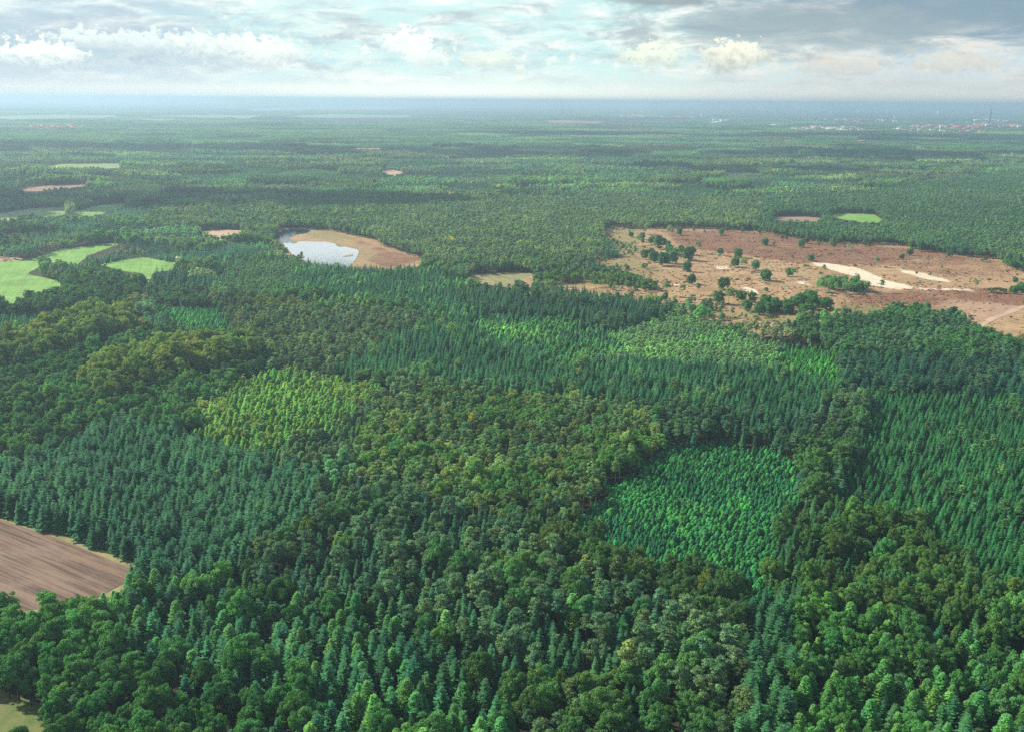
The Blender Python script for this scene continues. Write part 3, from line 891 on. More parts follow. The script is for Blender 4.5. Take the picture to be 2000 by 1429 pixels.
# trees standing alone on the heath: base pixel, height in pixels, kind, label
A1 = lambda x, y, h: (1150 + .175 * x, 400 + .175 * y, .175 * h)
A2 = lambda x, y, h: (1450 + .175 * x, 430 + .175 * y, .175 * h)
A3 = lambda x, y, h: (1700 + .175 * x, 430 + .175 * y, .175 * h)
LONE = []
for fn, lst in ((A1, [
    (210, 268, 80, 'oak', 'rounded oak on the upper corner of the heath beside a sandy patch'),
    (375, 268, 95, 'birch', 'tall pale birch behind the sandy patch at the forest edge'),
    (450, 270, 85, 'birch', 'pale birch beside the taller birch behind the sandy patch'),
    (470, 368, 62, 'oak', 'low spreading oak between the forest tongue and the birches'),
    (580, 335, 115, 'birch', 'tall slender birch in front of the pine wood'),
    (645, 325, 92, 'birch', 'slender pale birch beside the tall one in front of the pines'),
    (597, 390, 80, 'oak', 'small oak at the foot of the two slender birches'),
    (550, 452, 95, 'birch', 'pale birch with bare stem beside the forest tongue'),
    (700, 445, 92, 'oak', 'round oak just behind the largest oak of the cluster'),
    (790, 495, 150, 'oak', 'largest oak at the upper end of the oak cluster'),
    (885, 460, 58, 'oak', 'small low oak beside the largest upper oak'),
    (905, 385, 120, 'birch', 'leaning birch with bare trunk above the oak cluster'),
    (1005, 340, 82, 'oak', 'dark round oak beside the leaning birch'),
    (1475, 342, 68, 'oak', 'pale round bush oak near the upper forest edge'),
    (615, 612, 112, 'oak', 'dark oak at the end of the forest tongue'),
    (700, 575, 90, 'oak', 'pale oak behind the dark oak at the end of the tongue'),
    (730, 645, 130, 'oak', 'grey-green oak beside the huge dark oak'),
    (825, 688, 155, 'oak', 'huge dark round oak at the front of the cluster'),
    (900, 560, 112, 'oak', 'broad oak in the middle of the cluster'),
    (970, 585, 100, 'oak', 'dense oak in the middle of the cluster, beside the broad one'),
    (930, 665, 150, 'oak', 'tall pale oak between the huge dark oak and the birch'),
    (1030, 548, 90, 'oak', 'airy oak at the back of the cluster'),
    (1005, 655, 90, 'birch', 'small pale birch in front of the oak cluster'),
    (1110, 625, 155, 'oak', 'tall dark oak at the heath side of the cluster'),
    (1155, 565, 90, 'oak', 'oak close behind the tall dark one at the heath side'),
    (1095, 752, 118, 'oak', 'upright oak alone in front of the cluster'),
    (1215, 545, 112, 'birch', 'wispy pale birch beside the oak cluster'),
    (1470, 572, 82, 'oak', 'low domed oak alone on the middle of the heath'),
    (1665, 597, 110, 'oak', 'egg-shaped oak alone on the middle of the heath'),
    (1635, 706, 112, 'oak', 'round dark oak beside the pale birch'),
    (1725, 745, 120, 'birch', 'wispy pale birch between two dark oaks'),
    (1858, 734, 108, 'oak', 'wide dome-shaped oak beside the pale birch'),
    (1970, 852, 132, 'oak', 'ragged upright oak with visible trunk'),
    (1145, 898, 115, 'oak', 'small dark oak alone on the tan grass'),
    (1505, 955, 142, 'oak', 'large dark oak beside the broken sandy patch'),
    (1215, 1008, 112, 'pine', 'small open pine between the two dark oaks'),
    (640, 735, 60, 'birch', 'tiny ragged birch on the grass below the oak cluster'),
    (675, 705, 62, 'birch', 'tiny slim birch beside the ragged one'),
    (1965, 458, 82, 'oak', 'small narrow oak on the brown heather'),
    (1450, 1112, 145, 'oak', 'two-toned oak in front of the large dark one'),
    (1395, 1090, 90, 'birch', 'yellowish birch leaning on the two-toned oak'),
    (870, 1025, 150, 'pine', 'tall pine at the near edge of the heath'),
    (1045, 1045, 125, 'pine', 'second pine at the near edge of the heath'),
    (1560, 1110, 140, 'birch', 'slim yellowish birch beside the two-toned oak'),
    (1610, 1105, 130, 'birch', 'slim green birch near the rounded oaks'),
    (1700, 1085, 125, 'oak', 'rounded olive oak behind the near group'),
    (1760, 1190, 130, 'oak', 'front oak of the near group'),
    (1825, 1090, 115, 'oak', 'oak below the broken sandy patch'),
    (1900, 1230, 140, 'oak', 'wide oak at the end of the near group'),
    (1150, 1180, 140, 'pine', 'flat-topped pine with bare reddish stem'),
    (1090, 1240, 150, 'pine', 'pine at the forest edge with bare stem'),
    (1260, 1290, 150, 'pine', 'flat-topped pine above the pole wood'),
    (1310, 1310, 140, 'pine', 'last flat-topped pine of the row above the pole wood')]),
    (A2, [
    (250, 284, 76, 'oak', 'narrow dark oak among the brown heather'),
    (345, 312, 50, 'birch', 'tiny birch beside the narrow dark oak'),
    (655, 308, 82, 'oak', 'front one of the paired small oaks'),
    (710, 268, 75, 'oak', 'rear one of the paired small oaks'),
    (765, 468, 76, 'oak', 'small oak at the head of the sand blowout'),
    (940, 238, 62, 'birch', 'faint pale birch close to the far forest edge'),
    (1000, 284, 62, 'birch', 'faint birch in front of the pale one'),
    (975, 334, 62, 'birch', 'thin pale birch on the open heather'),
    (1130, 348, 46, 'birch', 'tiny grey birch beside the bushy one'),
    (1185, 335, 62, 'birch', 'bushy pale birch on the upper heath'),
    (1215, 364, 60, 'birch', 'low bushy birch in front of the bushy pale one'),
    (1500, 524, 82, 'birch', 'grey-green birch alone between the two sand strips'),
    (1865, 404, 76, 'oak', 'low dark oak near the pair at the far edge'),
    (1895, 324, 98, 'oak', 'first oak of the pair at the far edge'),
    (1980, 354, 112, 'oak', 'second and darker oak of the pair at the far edge'),
    (1780, 444, 62, 'oak', 'small oak with a long shadow'),
    (520, 636, 100, 'oak', 'light green oak alone on the middle heath'),
    (578, 660, 92, 'birch', 'slim birch beside the light green oak'),
    (258, 684, 130, 'oak', 'tall oak with a bare trunk and a long shadow'),
    (905, 605, 84, 'pine', 'wide small pine at the edge of the white sand'),
    (865, 660, 60, 'birch', 'small birch behind the grove'),
    (710, 544, 44, 'shrub', 'pale shrub near the white sand'),
    (1545, 808, 116, 'pine', 'layered pine at the end of the grove on the sand'),
    (475, 178, 42, 'shrub', 'small shrub under the far forest edge'),
    (505, 132, 36, 'shrub', 'dark shrub against the far forest edge'),
    (600, 190, 62, 'shrub', 'broad dark shrub on the upper heath'),
    (640, 188, 58, 'shrub', 'second broad dark shrub on the upper heath'),
    (685, 194, 46, 'shrub', 'last dark shrub of the three on the upper heath'),
    (20, 118, 42, 'shrub', 'round green shrub at the sandy far edge'),
    (95, 114, 36, 'shrub', 'small green shrub at the sandy far edge'),
    (165, 122, 36, 'shrub', 'flat green shrub at the sandy far edge'),
    (235, 140, 32, 'shrub', 'pale grassy shrub at the far edge'),
    (975, 845, 46, 'shrub', 'low shrub at the foot of the grove'),
    (1325, 850, 50, 'shrub', 'low green shrub before the grove'),
    (1470, 830, 36, 'shrub', 'little shrub between the grove and the layered pine'),
    (150, 1120, 50, 'shrub', 'little shrub on the grass strip'),
    (300, 1130, 60, 'shrub', 'dark shrub on the grass strip')]),
    (A3, [
    (885, 414, 72, 'oak', 'squat oak below the far pine wood'),
    (790, 570, 46, 'birch', 'tiny birch above the sand strip'),
    (1170, 779, 82, 'birch', 'pale bushy birch beside the sand track'),
    (1612, 705, 60, 'oak', 'small oak behind the bushes at the right edge of the heath'),
    (1340, 818, 52, 'shrub', 'wide dark shrub at the edge of the sand track'),
    (1420, 822, 56, 'shrub', 'rounded shrub beside the wide dark one'),
    (1480, 826, 52, 'shrub', 'bright green shrub beside the rounded one'),
    (1270, 470, 40, 'shrub', 'flat shrub under the far pine wood'),
    (505, 1015, 95, 'oak', 'dark round oak standing out of the wood into the heather')])):
    for (a, b, c, k, lab) in lst:
        LONE.append((*fn(a, b, c), k, lab))
# groves on the heath: outline of their feet, kinds, number, height
GROVES = [('in the birch grove beside the white sand', [(1590, 566), (1620, 556), (1680, 560), (1700, 566), (1690, 574), (1640, 576), (1600, 573)], dict(birch=6, oak=1), 52, 9.5, (1.0, 1.25, 0.95)),
          ('in the oak grove at the near side of the heath', [(1530, 596), (1575, 582), (1610, 590), (1622, 604), (1590, 618), (1545, 622), (1530, 610)], dict(oak=5, birch=2), 24, 9.0, (0.85, 1.0, 0.8)),
          ('in the dark oak pair of the near side of the heath', [(1472, 608), (1500, 600), (1524, 606), (1515, 614), (1480, 614)], dict(oak=1), 8, 9.5, (0.8, 0.95, 0.8)),
          ('in the green bushes at the right edge of the heath', [(1965, 572), (2000, 565), (2030, 570), (2030, 580), (1975, 578)], dict(oak=1), 12, 8.5, (0.95, 1.25, 0.9)),
          ('in the birch tongue running into the heath', [(1158, 492), (1200, 478), (1236, 486), (1246, 500), (1235, 506), (1165, 506)], dict(birch=3, pine=3, oak=1), 60, 10, (1.1, 1.1, 1.0)),
          ('in the oak grove between the grass clearing and the heath', [(1150, 556), (1200, 548), (1270, 562), (1292, 572), (1240, 574), (1160, 566)], dict(oak=4, birch=3), 46, 10, (1.0, 1.05, 0.85)),
          ('along the meadow edge on the left', [(40, 541), (70, 528), (120, 540), (180, 552), (230, 545), (200, 530), (100, 520)], dict(oak=4, beech=2), 44, 13, (1.0, 1.0, 0.95)),
          ('on the scrubby edge of the heath', [(1360, 612), (1420, 622), (1430, 628), (1370, 622)], dict(pine=3), 9, 11, (0.9, 0.9, 0.9)),
          ]


# ------------------------------------------------------------------ ground
def gcoord(t):
    return t.n.new('ShaderNodeNewGeometry').outputs['Position']


def ground_material():
    m, t, b = new_mat('forest_floor')
    g = gcoord(t)
    x, y, z = t.sep(g)
    near = t.mix(t.ss(t.noise(g, 0.06, 6, 0.6), 0.35, 0.65), (0.018, 0.026, 0.014), (0.055, 0.048, 0.028))
    far = t.mix(t.ss(t.noise(t.xyz(t.m('MULTIPLY', x, 0.0006), t.m('MULTIPLY', y, 0.0004), 0.0), 1.0, 6, 0.6), 0.50, 0.66), (0.022, 0.045, 0.026), (0.12, 0.18, 0.08))
    t.put(b.inputs['Base Color'], t.mix(t.ss(y, 3500, 12000), near, far))
    b.inputs['Roughness'].default_value = 0.95
    b.inputs['Specular IOR Level'].default_value = 0.1
    return m


def rings():
    ys = [-2000, -500, 0] + list(np.geomspace(100, 60000, 66))
    V, F = [], []
    nx = 24
    for y in ys:
        wd = max(600, abs(y) * 0.75 + 400)
        for i in range(nx + 1):
            V.append((wd * (2 * i / nx - 1), y, 0))
    for j in range(len(ys) - 1):
        for i in range(nx):
            a = j * (nx + 1) + i
            F.append((a, a + 1, a + nx + 2, a + nx + 1))
    return np.array(V), np.array(F)


def link(name, me, parent=None, loc=None):
    o = bpy.data.objects.new(name, me)
    COL.objects.link(o)
    if parent is not None:
        o.parent = parent
    if loc is not None:
        o.location = loc
    return o


v, f = rings()
tag(link('ground', mesh_from('ground', v, [f], [ground_material()])), kind='structure')


def ragged(poly, amp, step, rng):
    """closed world outline with small natural wobble"""
    pts = [np.array(p) for p in poly]
    out = []
    for a, b in zip(pts, pts[1:] + pts[:1]):
        n = max(1, int(np.linalg.norm(b - a) / step))
        for i in range(n):
            p = a + (b - a) * i / n
            q = p * 0.013
            out.append(p + amp * np.array([mnoise.noise(Vector((q[0] * 5, q[1] * 5, 3.1))), mnoise.noise(Vector((q[0] * 5, q[1] * 5, 9.7)))]) * 2)
    return out


def flat_sheet(name, pix, z, mat, amp=3.0, step=6.0):
    pts = ragged([unproj(px, py, 0.0) for px, py in pix], amp, step, rng)
    vs = [Vector((p[0], p[1], z)) for p in pts]
    tri = tessellate_polygon([vs])
    me = mesh_from(name, np.array([tuple(v) for v in vs]), [np.array(tri)], [mat])
    # face up
    nz = [p.normal.z for p in me.polygons]
    if sum(nz) < 0:
        me.flip_normals()
    return tag(link(name, me), kind='structure')


def grass_material(name, c1, c2, streak=0.35, ang=0.3, tussock=0.5):
    m, t, b = new_mat(name)
    g = gcoord(t)
    x, y, z = t.sep(g)
    u = t.m('ADD', t.m('MULTIPLY', x, math.cos(ang)), t.m('MULTIPLY', y, math.sin(ang)))
    st = t.noise(t.xyz(t.m('MULTIPLY', u, streak), t.m('MULTIPLY', y, 0.01), 0.0), 1.0, 3)
    big = t.noise(g, 0.03, 5, 0.6)
    fine = t.noise(g, tussock, 3, 0.7)
    k = t.m('ADD', t.m('MULTIPLY', st, 0.35), t.m('ADD', t.m('MULTIPLY', big, 0.45), t.m('MULTIPLY', fine, 0.25)))
    t.put(b.inputs['Base Color'], t.mix(t.ss(k, 0.38, 0.68), c1, c2))
    b.inputs['Roughness'].default_value = 0.9
    b.inputs['Specular IOR Level'].default_value = 0.15
    return m


MEADOW = grass_material('meadow_grass', (0.10, 0.22, 0.045), (0.20, 0.37, 0.080))
MEADOW2 = grass_material('pale_meadow_grass', (0.14, 0.22, 0.07), (0.24, 0.33, 0.11))
OLIVE = grass_material('rough_grass', (0.16, 0.17, 0.07), (0.28, 0.25, 0.12))
SANDY = grass_material('bare_sand', (0.34, 0.24, 0.165), (0.48, 0.35, 0.25), 0.1)
BROWN = grass_material('brown_soil', (0.22, 0.14, 0.10), (0.30, 0.20, 0.14), 0.3)
CORNER = grass_material('clearing_grass', (0.060, 0.125, 0.030), (0.20, 0.19, 0.08), 0.1, 0.3, 0.25)

# water with a fine ripple
m, t, b = new_mat('pond_water')
b.inputs['Base Color'].default_value = (0.015, 0.03, 0.035, 1)
b.inputs['Roughness'].default_value = 0.06
b.inputs['IOR'].default_value = 1.6
b.inputs['Specular IOR Level'].default_value = 0.9
bump = t.n.new('ShaderNodeBump')
bump.inputs['Strength'].default_value = 0.14
bump.inputs['Distance'].default_value = 0.1
t.l.new(t.noise(gcoord(t), 0.9, 3), bump.inputs['Height'])
t.l.new(bump.outputs[0], b.inputs['Normal'])
WATER = m
m, t, b = new_mat('dark_reflection_water')
b.inputs['Base Color'].default_value = (0.010, 0.022, 0.035, 1)  # the trees' dark reflection is put into the colour and weak gloss
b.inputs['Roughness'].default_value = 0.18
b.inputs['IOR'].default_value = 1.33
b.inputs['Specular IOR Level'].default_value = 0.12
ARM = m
m, t, b = new_mat('lake_water')
b.inputs['Base Color'].default_value = (0.05, 0.07, 0.08, 1)
b.inputs['Metallic'].default_value = 0.0
b.inputs['Roughness'].default_value = 0.10
b.inputs['Specular IOR Level'].default_value = 1.0
LAKE = m

# ploughed field: furrows running with its long edge
m, t, b = new_mat('ploughed_soil')
g = gcoord(t)
x, y, z = t.sep(g)
fa = np.array(unproj(0, 1030)) - np.array(unproj(240, 1125))
FANG = math.atan2(fa[1], fa[0])
u = t.m('ADD', t.m('MULTIPLY', x, -math.sin(FANG)), t.m('MULTIPLY', y, math.cos(FANG)))
along = t.m('ADD', t.m('MULTIPLY', x, math.cos(FANG)), t.m('MULTIPLY', y, math.sin(FANG)))
fur = t.noise(t.xyz(t.m('MULTIPLY', u, 0.75), t.m('MULTIPLY', along, 0.012), 0.0), 1.0, 4, 0.7)
patch = t.noise(t.xyz(t.m('MULTIPLY', u, 0.10), t.m('MULTIPLY', along, 0.03), 4.0), 1.0, 4, 0.6)
clod = t.noise(g, 2.6, 3, 0.8)
c = t.mix(t.ss(fur, 0.38, 0.62), (0.050, 0.030, 0.020), (0.185, 0.115, 0.076))
c = t.mix(t.m('MULTIPLY', t.ss(patch, 0.42, 0.66), 0.6), c, (0.215, 0.150, 0.108))
c = t.mix(t.m('MULTIPLY', t.ss(clod, 0.52, 0.70), 0.7), c, (0.11, 0.085, 0.065))
t.put(b.inputs['Base Color'], c)
b.inputs['Roughness'].default_value = 0.95
bump = t.n.new('ShaderNodeBump')
bump.inputs['Distance'].default_value = 0.3
bump.inputs['Strength'].default_value = 0.8
t.l.new(fur, bump.inputs['Height'])
t.l.new(bump.outputs[0], b.inputs['Normal'])
PLOUGH = m

flat_sheet('field_margin', [(-150, 985), (0, 1000), (130, 1044), (285, 1108), (250, 1150), (170, 1185), (48, 1200), (-150, 1130)], 0.10, OLIVE, 1.2, 4)
flat_sheet('ploughed_field', [(-150, 1005), (0, 1014), (130, 1058), (262, 1112), (240, 1140), (170, 1178), (48, 1192), (-150, 1125)], 0.20, PLOUGH, 0.5, 5)
flat_sheet('grass_clearing', [(-150, 1330), (0, 1345), (110, 1380), (90, 1460), (-150, 1500)], 0.10, CORNER, 1, 4)
for k, mt in (('front_meadow', MEADOW), ('long_meadow', MEADOW), ('middle_meadow', MEADOW), ('far_meadow', MEADOW2), ('second_far_meadow', MEADOW), ('strip_meadow', MEADOW2),
              ('brown_strip', BROWN), ('right_meadow', MEADOW), ('brown_clearing', BROWN), ('bare_clearing', SANDY), ('grass_glade', OLIVE), ('sand_spot', SANDY), ('sand_strip', SANDY)):
    p = CLEAR[k]
    cx = sum(q[0] for q in p) / len(p)
    # the near side runs on under the trees that hide it
    yy = sum(q[1] for q in p) / len(p)
    p = [(q[0] * 1.0 + (q[0] - cx) * 0.03, q[1] + (3 if q[1] > yy else -0.5)) for q in p]
    SH = globals().get('SH', 0) + 1
    flat_sheet(k, p, 0.12 + 0.012 * SH, mt, 1.5, 8)
for k, mt in (('hazy_meadow', MEADOW2), ('second_hazy_meadow', MEADOW2), ('third_hazy_meadow', MEADOW2), ('fourth_hazy_meadow', MEADOW2), ('far_heath', BROWN),
              ('long_lake', LAKE), ('wide_lake', LAKE), ('narrow_lake', LAKE), ('thin_lake', LAKE)):
    flat_sheet(k, CLEAR[k], 0.8, mt, 10, 160)
flat_sheet('meadow_strip', [(-60, 532), (54, 534), (66, 545), (-60, 546)], 0.10, MEADOW, 0.8, 5)
flat_sheet('sandy_bank', [(-30, 503), (10, 501), (45, 505), (38, 510), (-30, 512)], 0.22, SANDY, 1, 5)


def track_sheet(name, line, wd, mat, z):
    pts = [np.array(unproj(*p)) for p in line]
    dense = []
    for a, b_ in zip(pts[:-1], pts[1:]):
        n = max(2, int(np.linalg.norm(b_ - a) / 5))
        dense += [a + (b_ - a) * i / n for i in range(n)]
    dense.append(pts[-1])
    V, F = [], []
    for i, p in enumerate(dense):
        d = dense[min(i + 1, len(dense) - 1)] - dense[max(i - 1, 0)]
        d = d / np.linalg.norm(d)
        nrm = np.array([-d[1], d[0]])
        wv = wd * (1 + 0.35 * mnoise.noise(Vector((i * 0.4, 0, 1))))
        V += [(*(p - nrm * wv), z), (*(p + nrm * wv), z)]
        if i:
            k = 2 * i
            F.append((k - 2, k, k + 1, k - 1))
    V = np.array(V, float)
    if z > 1:      # laid on the rolling heath
        V[:, 2] = relief_z(V[:, 0], V[:, 1], 0.12, 1.1, 2.0)[0] + 0.15
    me = mesh_from(name, V, [np.array(F)], [mat])
    if me.polygons[0].normal.z < 0:
        me.flip_normals()
    return tag(link(name, me), kind='structure')




# ---- heath: a gently rolling sheet; sand, heather and dry grass by plant cover
def fbm(x, y, s, oct=4, seed=0.0):
    out = np.zeros(len(x))
    for i in range(len(x)):
        out[i] = mnoise.fractal(Vector((x[i] * s, y[i] * s, seed)), 1.0, 2.0, oct)
    return out


def relief_z(x, y, z0, relief, seed):
    n = fbm(x, y, 0.02, 5, seed)
    n2 = fbm(x, y, 0.12, 3, seed + 4)
    return z0 + relief * np.clip(n + 0.5, 0, 1.5) + relief * 0.25 * np.clip(n2 + 0.5, 0, 1), n, n2


def grid_sheet(name, pix, res, z0, mat, relief, layers, seed):
    pw = [unproj(px, py, 0.0) for px, py in pix]
    P = np.array(pw)
    X, Y = np.meshgrid(np.arange(P[:, 0].min() - res, P[:, 0].max() + res, res), np.arange(P[:, 1].min() - res, P[:, 1].max() + res, res))
    sh = X.shape
    ins = inpoly(X.ravel(), Y.ravel(), ragged(pw, 3, 8, rng)).reshape(sh)
    cell = ins[:-1, :-1] | ins[1:, :-1] | ins[:-1, 1:] | ins[1:, 1:]
    idx = np.arange(X.size).reshape(sh)
    F = np.stack([idx[:-1, :-1][cell], idx[:-1, 1:][cell], idx[1:, 1:][cell], idx[1:, :-1][cell]], 1)
    used = np.unique(F)
    rem = np.full(X.size, -1)
    rem[used] = np.arange(len(used))
    x, y = X.ravel()[used], Y.ravel()[used]
    z, n, n2 = relief_z(x, y, z0, relief, seed)
    me = mesh_from(name, np.column_stack([x, y, z]), [rem[F]], [mat])
    me.polygons.foreach_set('use_smooth', [True] * len(me.polygons))
    px, py = proj(x, y, z * 0)
    wx = px + n2 * 7 + n * 6
    wy = py + (n2 * 1.6 + n * 1.3)
    for lay_name, polys in layers.items():
        a = np.zeros(len(x))
        for p, amt in polys:
            # soft membership: average of a few shifted tests
            s = np.zeros(len(x))
            for ox, oy in ((0, 0), (7, 0), (-7, 0), (0, 1.8), (0, -1.8), (12, 3), (-12, -3)):
                s += inpoly(wx + ox, wy + oy, p)
            a = np.maximum(a, amt * s / 7)
        at = me.attributes.new(lay_name, 'FLOAT', 'POINT')
        at.data.foreach_set('value', a.astype(np.float32))
    return tag(link(name, me), kind='structure')


m, t, b = new_mat('heath_cover')
g = gcoord(t)
x, y, z = t.sep(g)
sx2 = t.xyz(t.m('ADD', t.m('MULTIPLY', x, 0.7), t.m('MULTIPLY', y, -0.2)), y, 0.0)
n_big = t.noise(g, 0.012, 6, 0.65, 0.6)
n_mid = t.noise(sx2, 0.05, 8, 0.78, 0.5)
n_fin = t.noise(g, 0.45, 4, 0.75)
grass = t.mix(t.ss(n_mid, 0.35, 0.68), (0.24, 0.155, 0.080), (0.44, 0.315, 0.185))
grass = t.mix(t.m('MULTIPLY', t.ss(n_big, 0.45, 0.65), 0.5), grass, (0.34, 0.25, 0.12))
heather = t.mix(t.ss(n_fin, 0.35, 0.65), (0.095, 0.045, 0.030), (0.275, 0.148, 0.088))
ha = t.attr('heather').outputs['Fac']
hk = t.ss(t.m('ADD', t.m('MULTIPLY', ha, 0.62), t.m('ADD', t.m('MULTIPLY', t.m('SUBTRACT', n_mid, 0.5), 2.4), t.m('MULTIPLY', t.m('SUBTRACT', n_big, 0.5), 1.6))), 0.0, 0.62)
c = t.mix(hk, grass, heather)
c = t.mix(t.m('MULTIPLY', t.ss(n_fin, 0.56, 0.70), 0.55), c, (0.10, 0.075, 0.05))
c = t.mix(t.m('MULTIPLY', t.attr('green').outputs['Fac'], 0.7), c, t.mix(n_fin, (0.12, 0.125, 0.045), (0.25, 0.23, 0.09)))
c = t.mix(t.m('MULTIPLY', t.attr('mown').outputs['Fac'], 0.8), c, t.mix(n_fin, (0.28, 0.18, 0.125), (0.38, 0.26, 0.18)))
sk = t.m('ADD', t.attr('sand').outputs['Fac'], t.m('MULTIPLY', t.m('SUBTRACT', n_mid, 0.5), 1.5))
c = t.mix(t.ss(sk, 0.45, 1.0), c, t.mix(n_fin, (0.46, 0.38, 0.28), (0.72, 0.64, 0.50)))
spot = t.m('MULTIPLY', t.ss(t.noise(sx2, 0.10, 5, 0.75, 1.0, 3.0), 0.64, 0.70), t.ss(n_big, 0.42, 0.55))
c = t.mix(t.m('MULTIPLY', spot, 0.8), c, (0.56, 0.42, 0.30))
t.put(b.inputs['Base Color'], c)
b.inputs['Roughness'].default_value = 0.95
b.inputs['Specular IOR Level'].default_value = 0.1
bump = t.n.new('ShaderNodeBump')
bump.inputs['Distance'].default_value = 0.5
bump.inputs['Strength'].default_value = 0.9
t.l.new(t.m('ADD', n_fin, t.m('MULTIPLY', n_mid, 2.0)), bump.inputs['Height'])
t.l.new(bump.outputs[0], b.inputs['Normal'])
HEATH = m

hp = [(1150, 440), (1240, 444), (1330, 443), (1480, 449), (1560, 466), (1640, 474), (1750, 476), (1800, 488), (1870, 497), (1950, 504), (1985, 526), (2080, 530), (2200, 560), (2300, 760), (2000, 700),
      (1900, 670), (1840, 640), (1760, 640), (1640, 650), (1500, 660), (1400, 650), (1300, 630), (1200, 610), (1060, 585), (1000, 560), (1040, 540), (1100, 515), (1150, 480)]
grid_sheet('heath', hp, 2.2, 0.12, HEATH, 1.1, {
    'heather': [([(1290, 452), (1480, 452), (1640, 478), (1760, 484), (1860, 500), (1700, 520), (1560, 515), (1450, 500), (1330, 482)], 1.0),
                ([(1620, 490), (1800, 492), (1950, 512), (1980, 545), (1850, 540), (1700, 515)], 0.5),
                ([(1640, 578), (1780, 566), (1920, 566), (2000, 578), (2060, 600), (1960, 600), (1880, 592), (1800, 600), (1700, 604)], 1.0),
                ([(1630, 590), (1880, 600), (1840, 630), (1660, 640)], 0.6)],
    'sand': [([(1582, 516), (1600, 512), (1640, 518), (1690, 528), (1715, 540), (1740, 551), (1790, 561), (1780, 567), (1740, 565), (1700, 560), (1660, 540), (1620, 528), (1590, 522)], 1.0),
             ([(1790, 563), (1900, 566), (1910, 571), (1790, 568)], 1.1),
             ([(1752, 527), (1790, 532), (1830, 542), (1862, 550), (1850, 553), (1800, 546), (1760, 534)], 1.0),
             ([(1555, 553), (1585, 554), (1582, 558), (1560, 557)], 1.5),
             ([(1395, 522), (1425, 521), (1420, 527), (1400, 528)], 1.6),
             ([(1450, 562), (1482, 568), (1478, 578), (1460, 570)], 1.6),
             ([(1316, 556), (1332, 556), (1330, 562), (1318, 562)], 1.6),
             ([(1190, 443), (1222, 445), (1215, 448), (1190, 447)], 0.8),
             ([(1810, 550), (1840, 551), (1830, 555)], 0.7)],
    'green': [([(1160, 508), (1250, 515), (1300, 530), (1260, 545), (1180, 530)], 1.0),
              ([(1160, 440), (1250, 446), (1240, 500), (1260, 520), (1180, 560), (1060, 560), (1040, 530), (1180, 500)], 0.85), ([(1180, 572), (1330, 600), (1330, 625), (1200, 610)], 1.0),
              ([(1640, 596), (1800, 597), (1780, 608), (1650, 620)], 1.0),
              ([(1330, 590), (1440, 612), (1620, 600), (1600, 640), (1400, 625)], 0.8)],
    'mown': [([(1850, 586), (1900, 588), (1990, 600), (2010, 604), (1960, 620), (1920, 634), (1830, 610)], 1.0)]}, 2.0)
track_sheet('forest_ride', GLADES[0][1], 3.2, MEADOW2, 0.12)
track_sheet('sand_track', [(2120, 578), (2060, 588), (2000, 600), (1965, 615), (1935, 626), (1910, 640), (1880, 662)], 3.4, SANDY, 2.0)
track_sheet('sand_path', [(1985, 572), (2010, 578), (2060, 600)], 2.0, SANDY, 2.05)

# ---- pond and its bank
bank = grid_sheet('pond_bank', [(500, 458), (560, 444), (640, 447), (735, 466), (750, 478), (795, 494), (845, 508), (790, 535), (700, 535), (600, 520), (540, 498), (520, 478)], 2.0, 0.10, HEATH, 0.15, {
    'heather': [([(730, 480), (830, 508), (760, 525), (720, 510)], 0.8), ([(700, 470), (740, 480), (700, 480)], 0.5)],
    'sand': [([(735, 480), (742, 482), (750, 500), (745, 500)], 0.35)], 'green': [([(505, 455), (640, 448), (700, 468), (650, 472), (560, 452), (520, 475)], 0.9), ([(650, 474), (720, 486), (740, 505), (700, 515), (690, 490)], 0.6)], 'mown': []}, 8.0)
flat_sheet('pond', [(553, 474), (575, 472), (605, 472.5), (640, 474), (655, 476), (660, 481), (680, 484), (697, 488), (702, 494), (699, 499), (696, 505), (690, 515), (675, 527), (640, 525), (600, 512), (575, 500), (560, 488)], 0.55, WATER, 1.2, 3)
flat_sheet('pond_arm', [(533, 463), (545, 455), (565, 449.5), (590, 448), (606, 451), (600, 455), (575, 460), (563, 465), (572, 470), (572, 473.5), (560, 476.5), (545, 473)], 0.58, ARM, 0.8, 3)
flat_sheet('pond_islet', [(567, 473), (574, 471.5), (582, 473), (578, 476), (570, 476)], 0.75, OLIVE, 0.6, 2)
flat_sheet('reed_islet', [(670, 502), (680, 499), (690, 498), (688, 501), (676, 503)], 0.75, OLIVE, 0.8, 2)
flat_sheet('reed_bank', [(655, 476), (664, 478), (672, 482), (664, 483), (658, 481)], 0.75, OLIVE, 0.8, 2)

# ------------------------------------------------------------------ individual trees
SIZE = lambda r: r[:, 3] / np.hypot(r[:, 1], CAM_H)
tone_name = {
    'spruce': ('dark green', 'green', 'pale green'), 'fir': ('dark blue-green', 'blue-green', 'pale blue-green'), 'pine': ('dark olive', 'grey-green', 'yellowish'),
    'oak': ('dark green', 'green', 'light green'), 'beech': ('dark olive', 'olive green', 'golden olive'), 'larch': ('deep green', 'fresh green', 'yellow-green'),
    'birch': ('grey-green', 'pale green', 'yellowing')}
LIM = dict(spruce=290, fir=290, pine=280, oak=235, beech=260, larch=290, birch=120)
ZD = [z['phrase'] for z in Z]


def root_empty(kind, x, y, rz, sc):
    kind = {'scrub': 'oak'}.get(kind, kind)
    o = bpy.data.objects.new(kind + '_tree' if kind != 'shrub' else 'shrub', None)
    COL.objects.link(o)
    o.location = (x, y, 0)
    o.rotation_euler = (0, 0, rz)
    o.scale = sc
    o.empty_display_size = 0.5
    return o


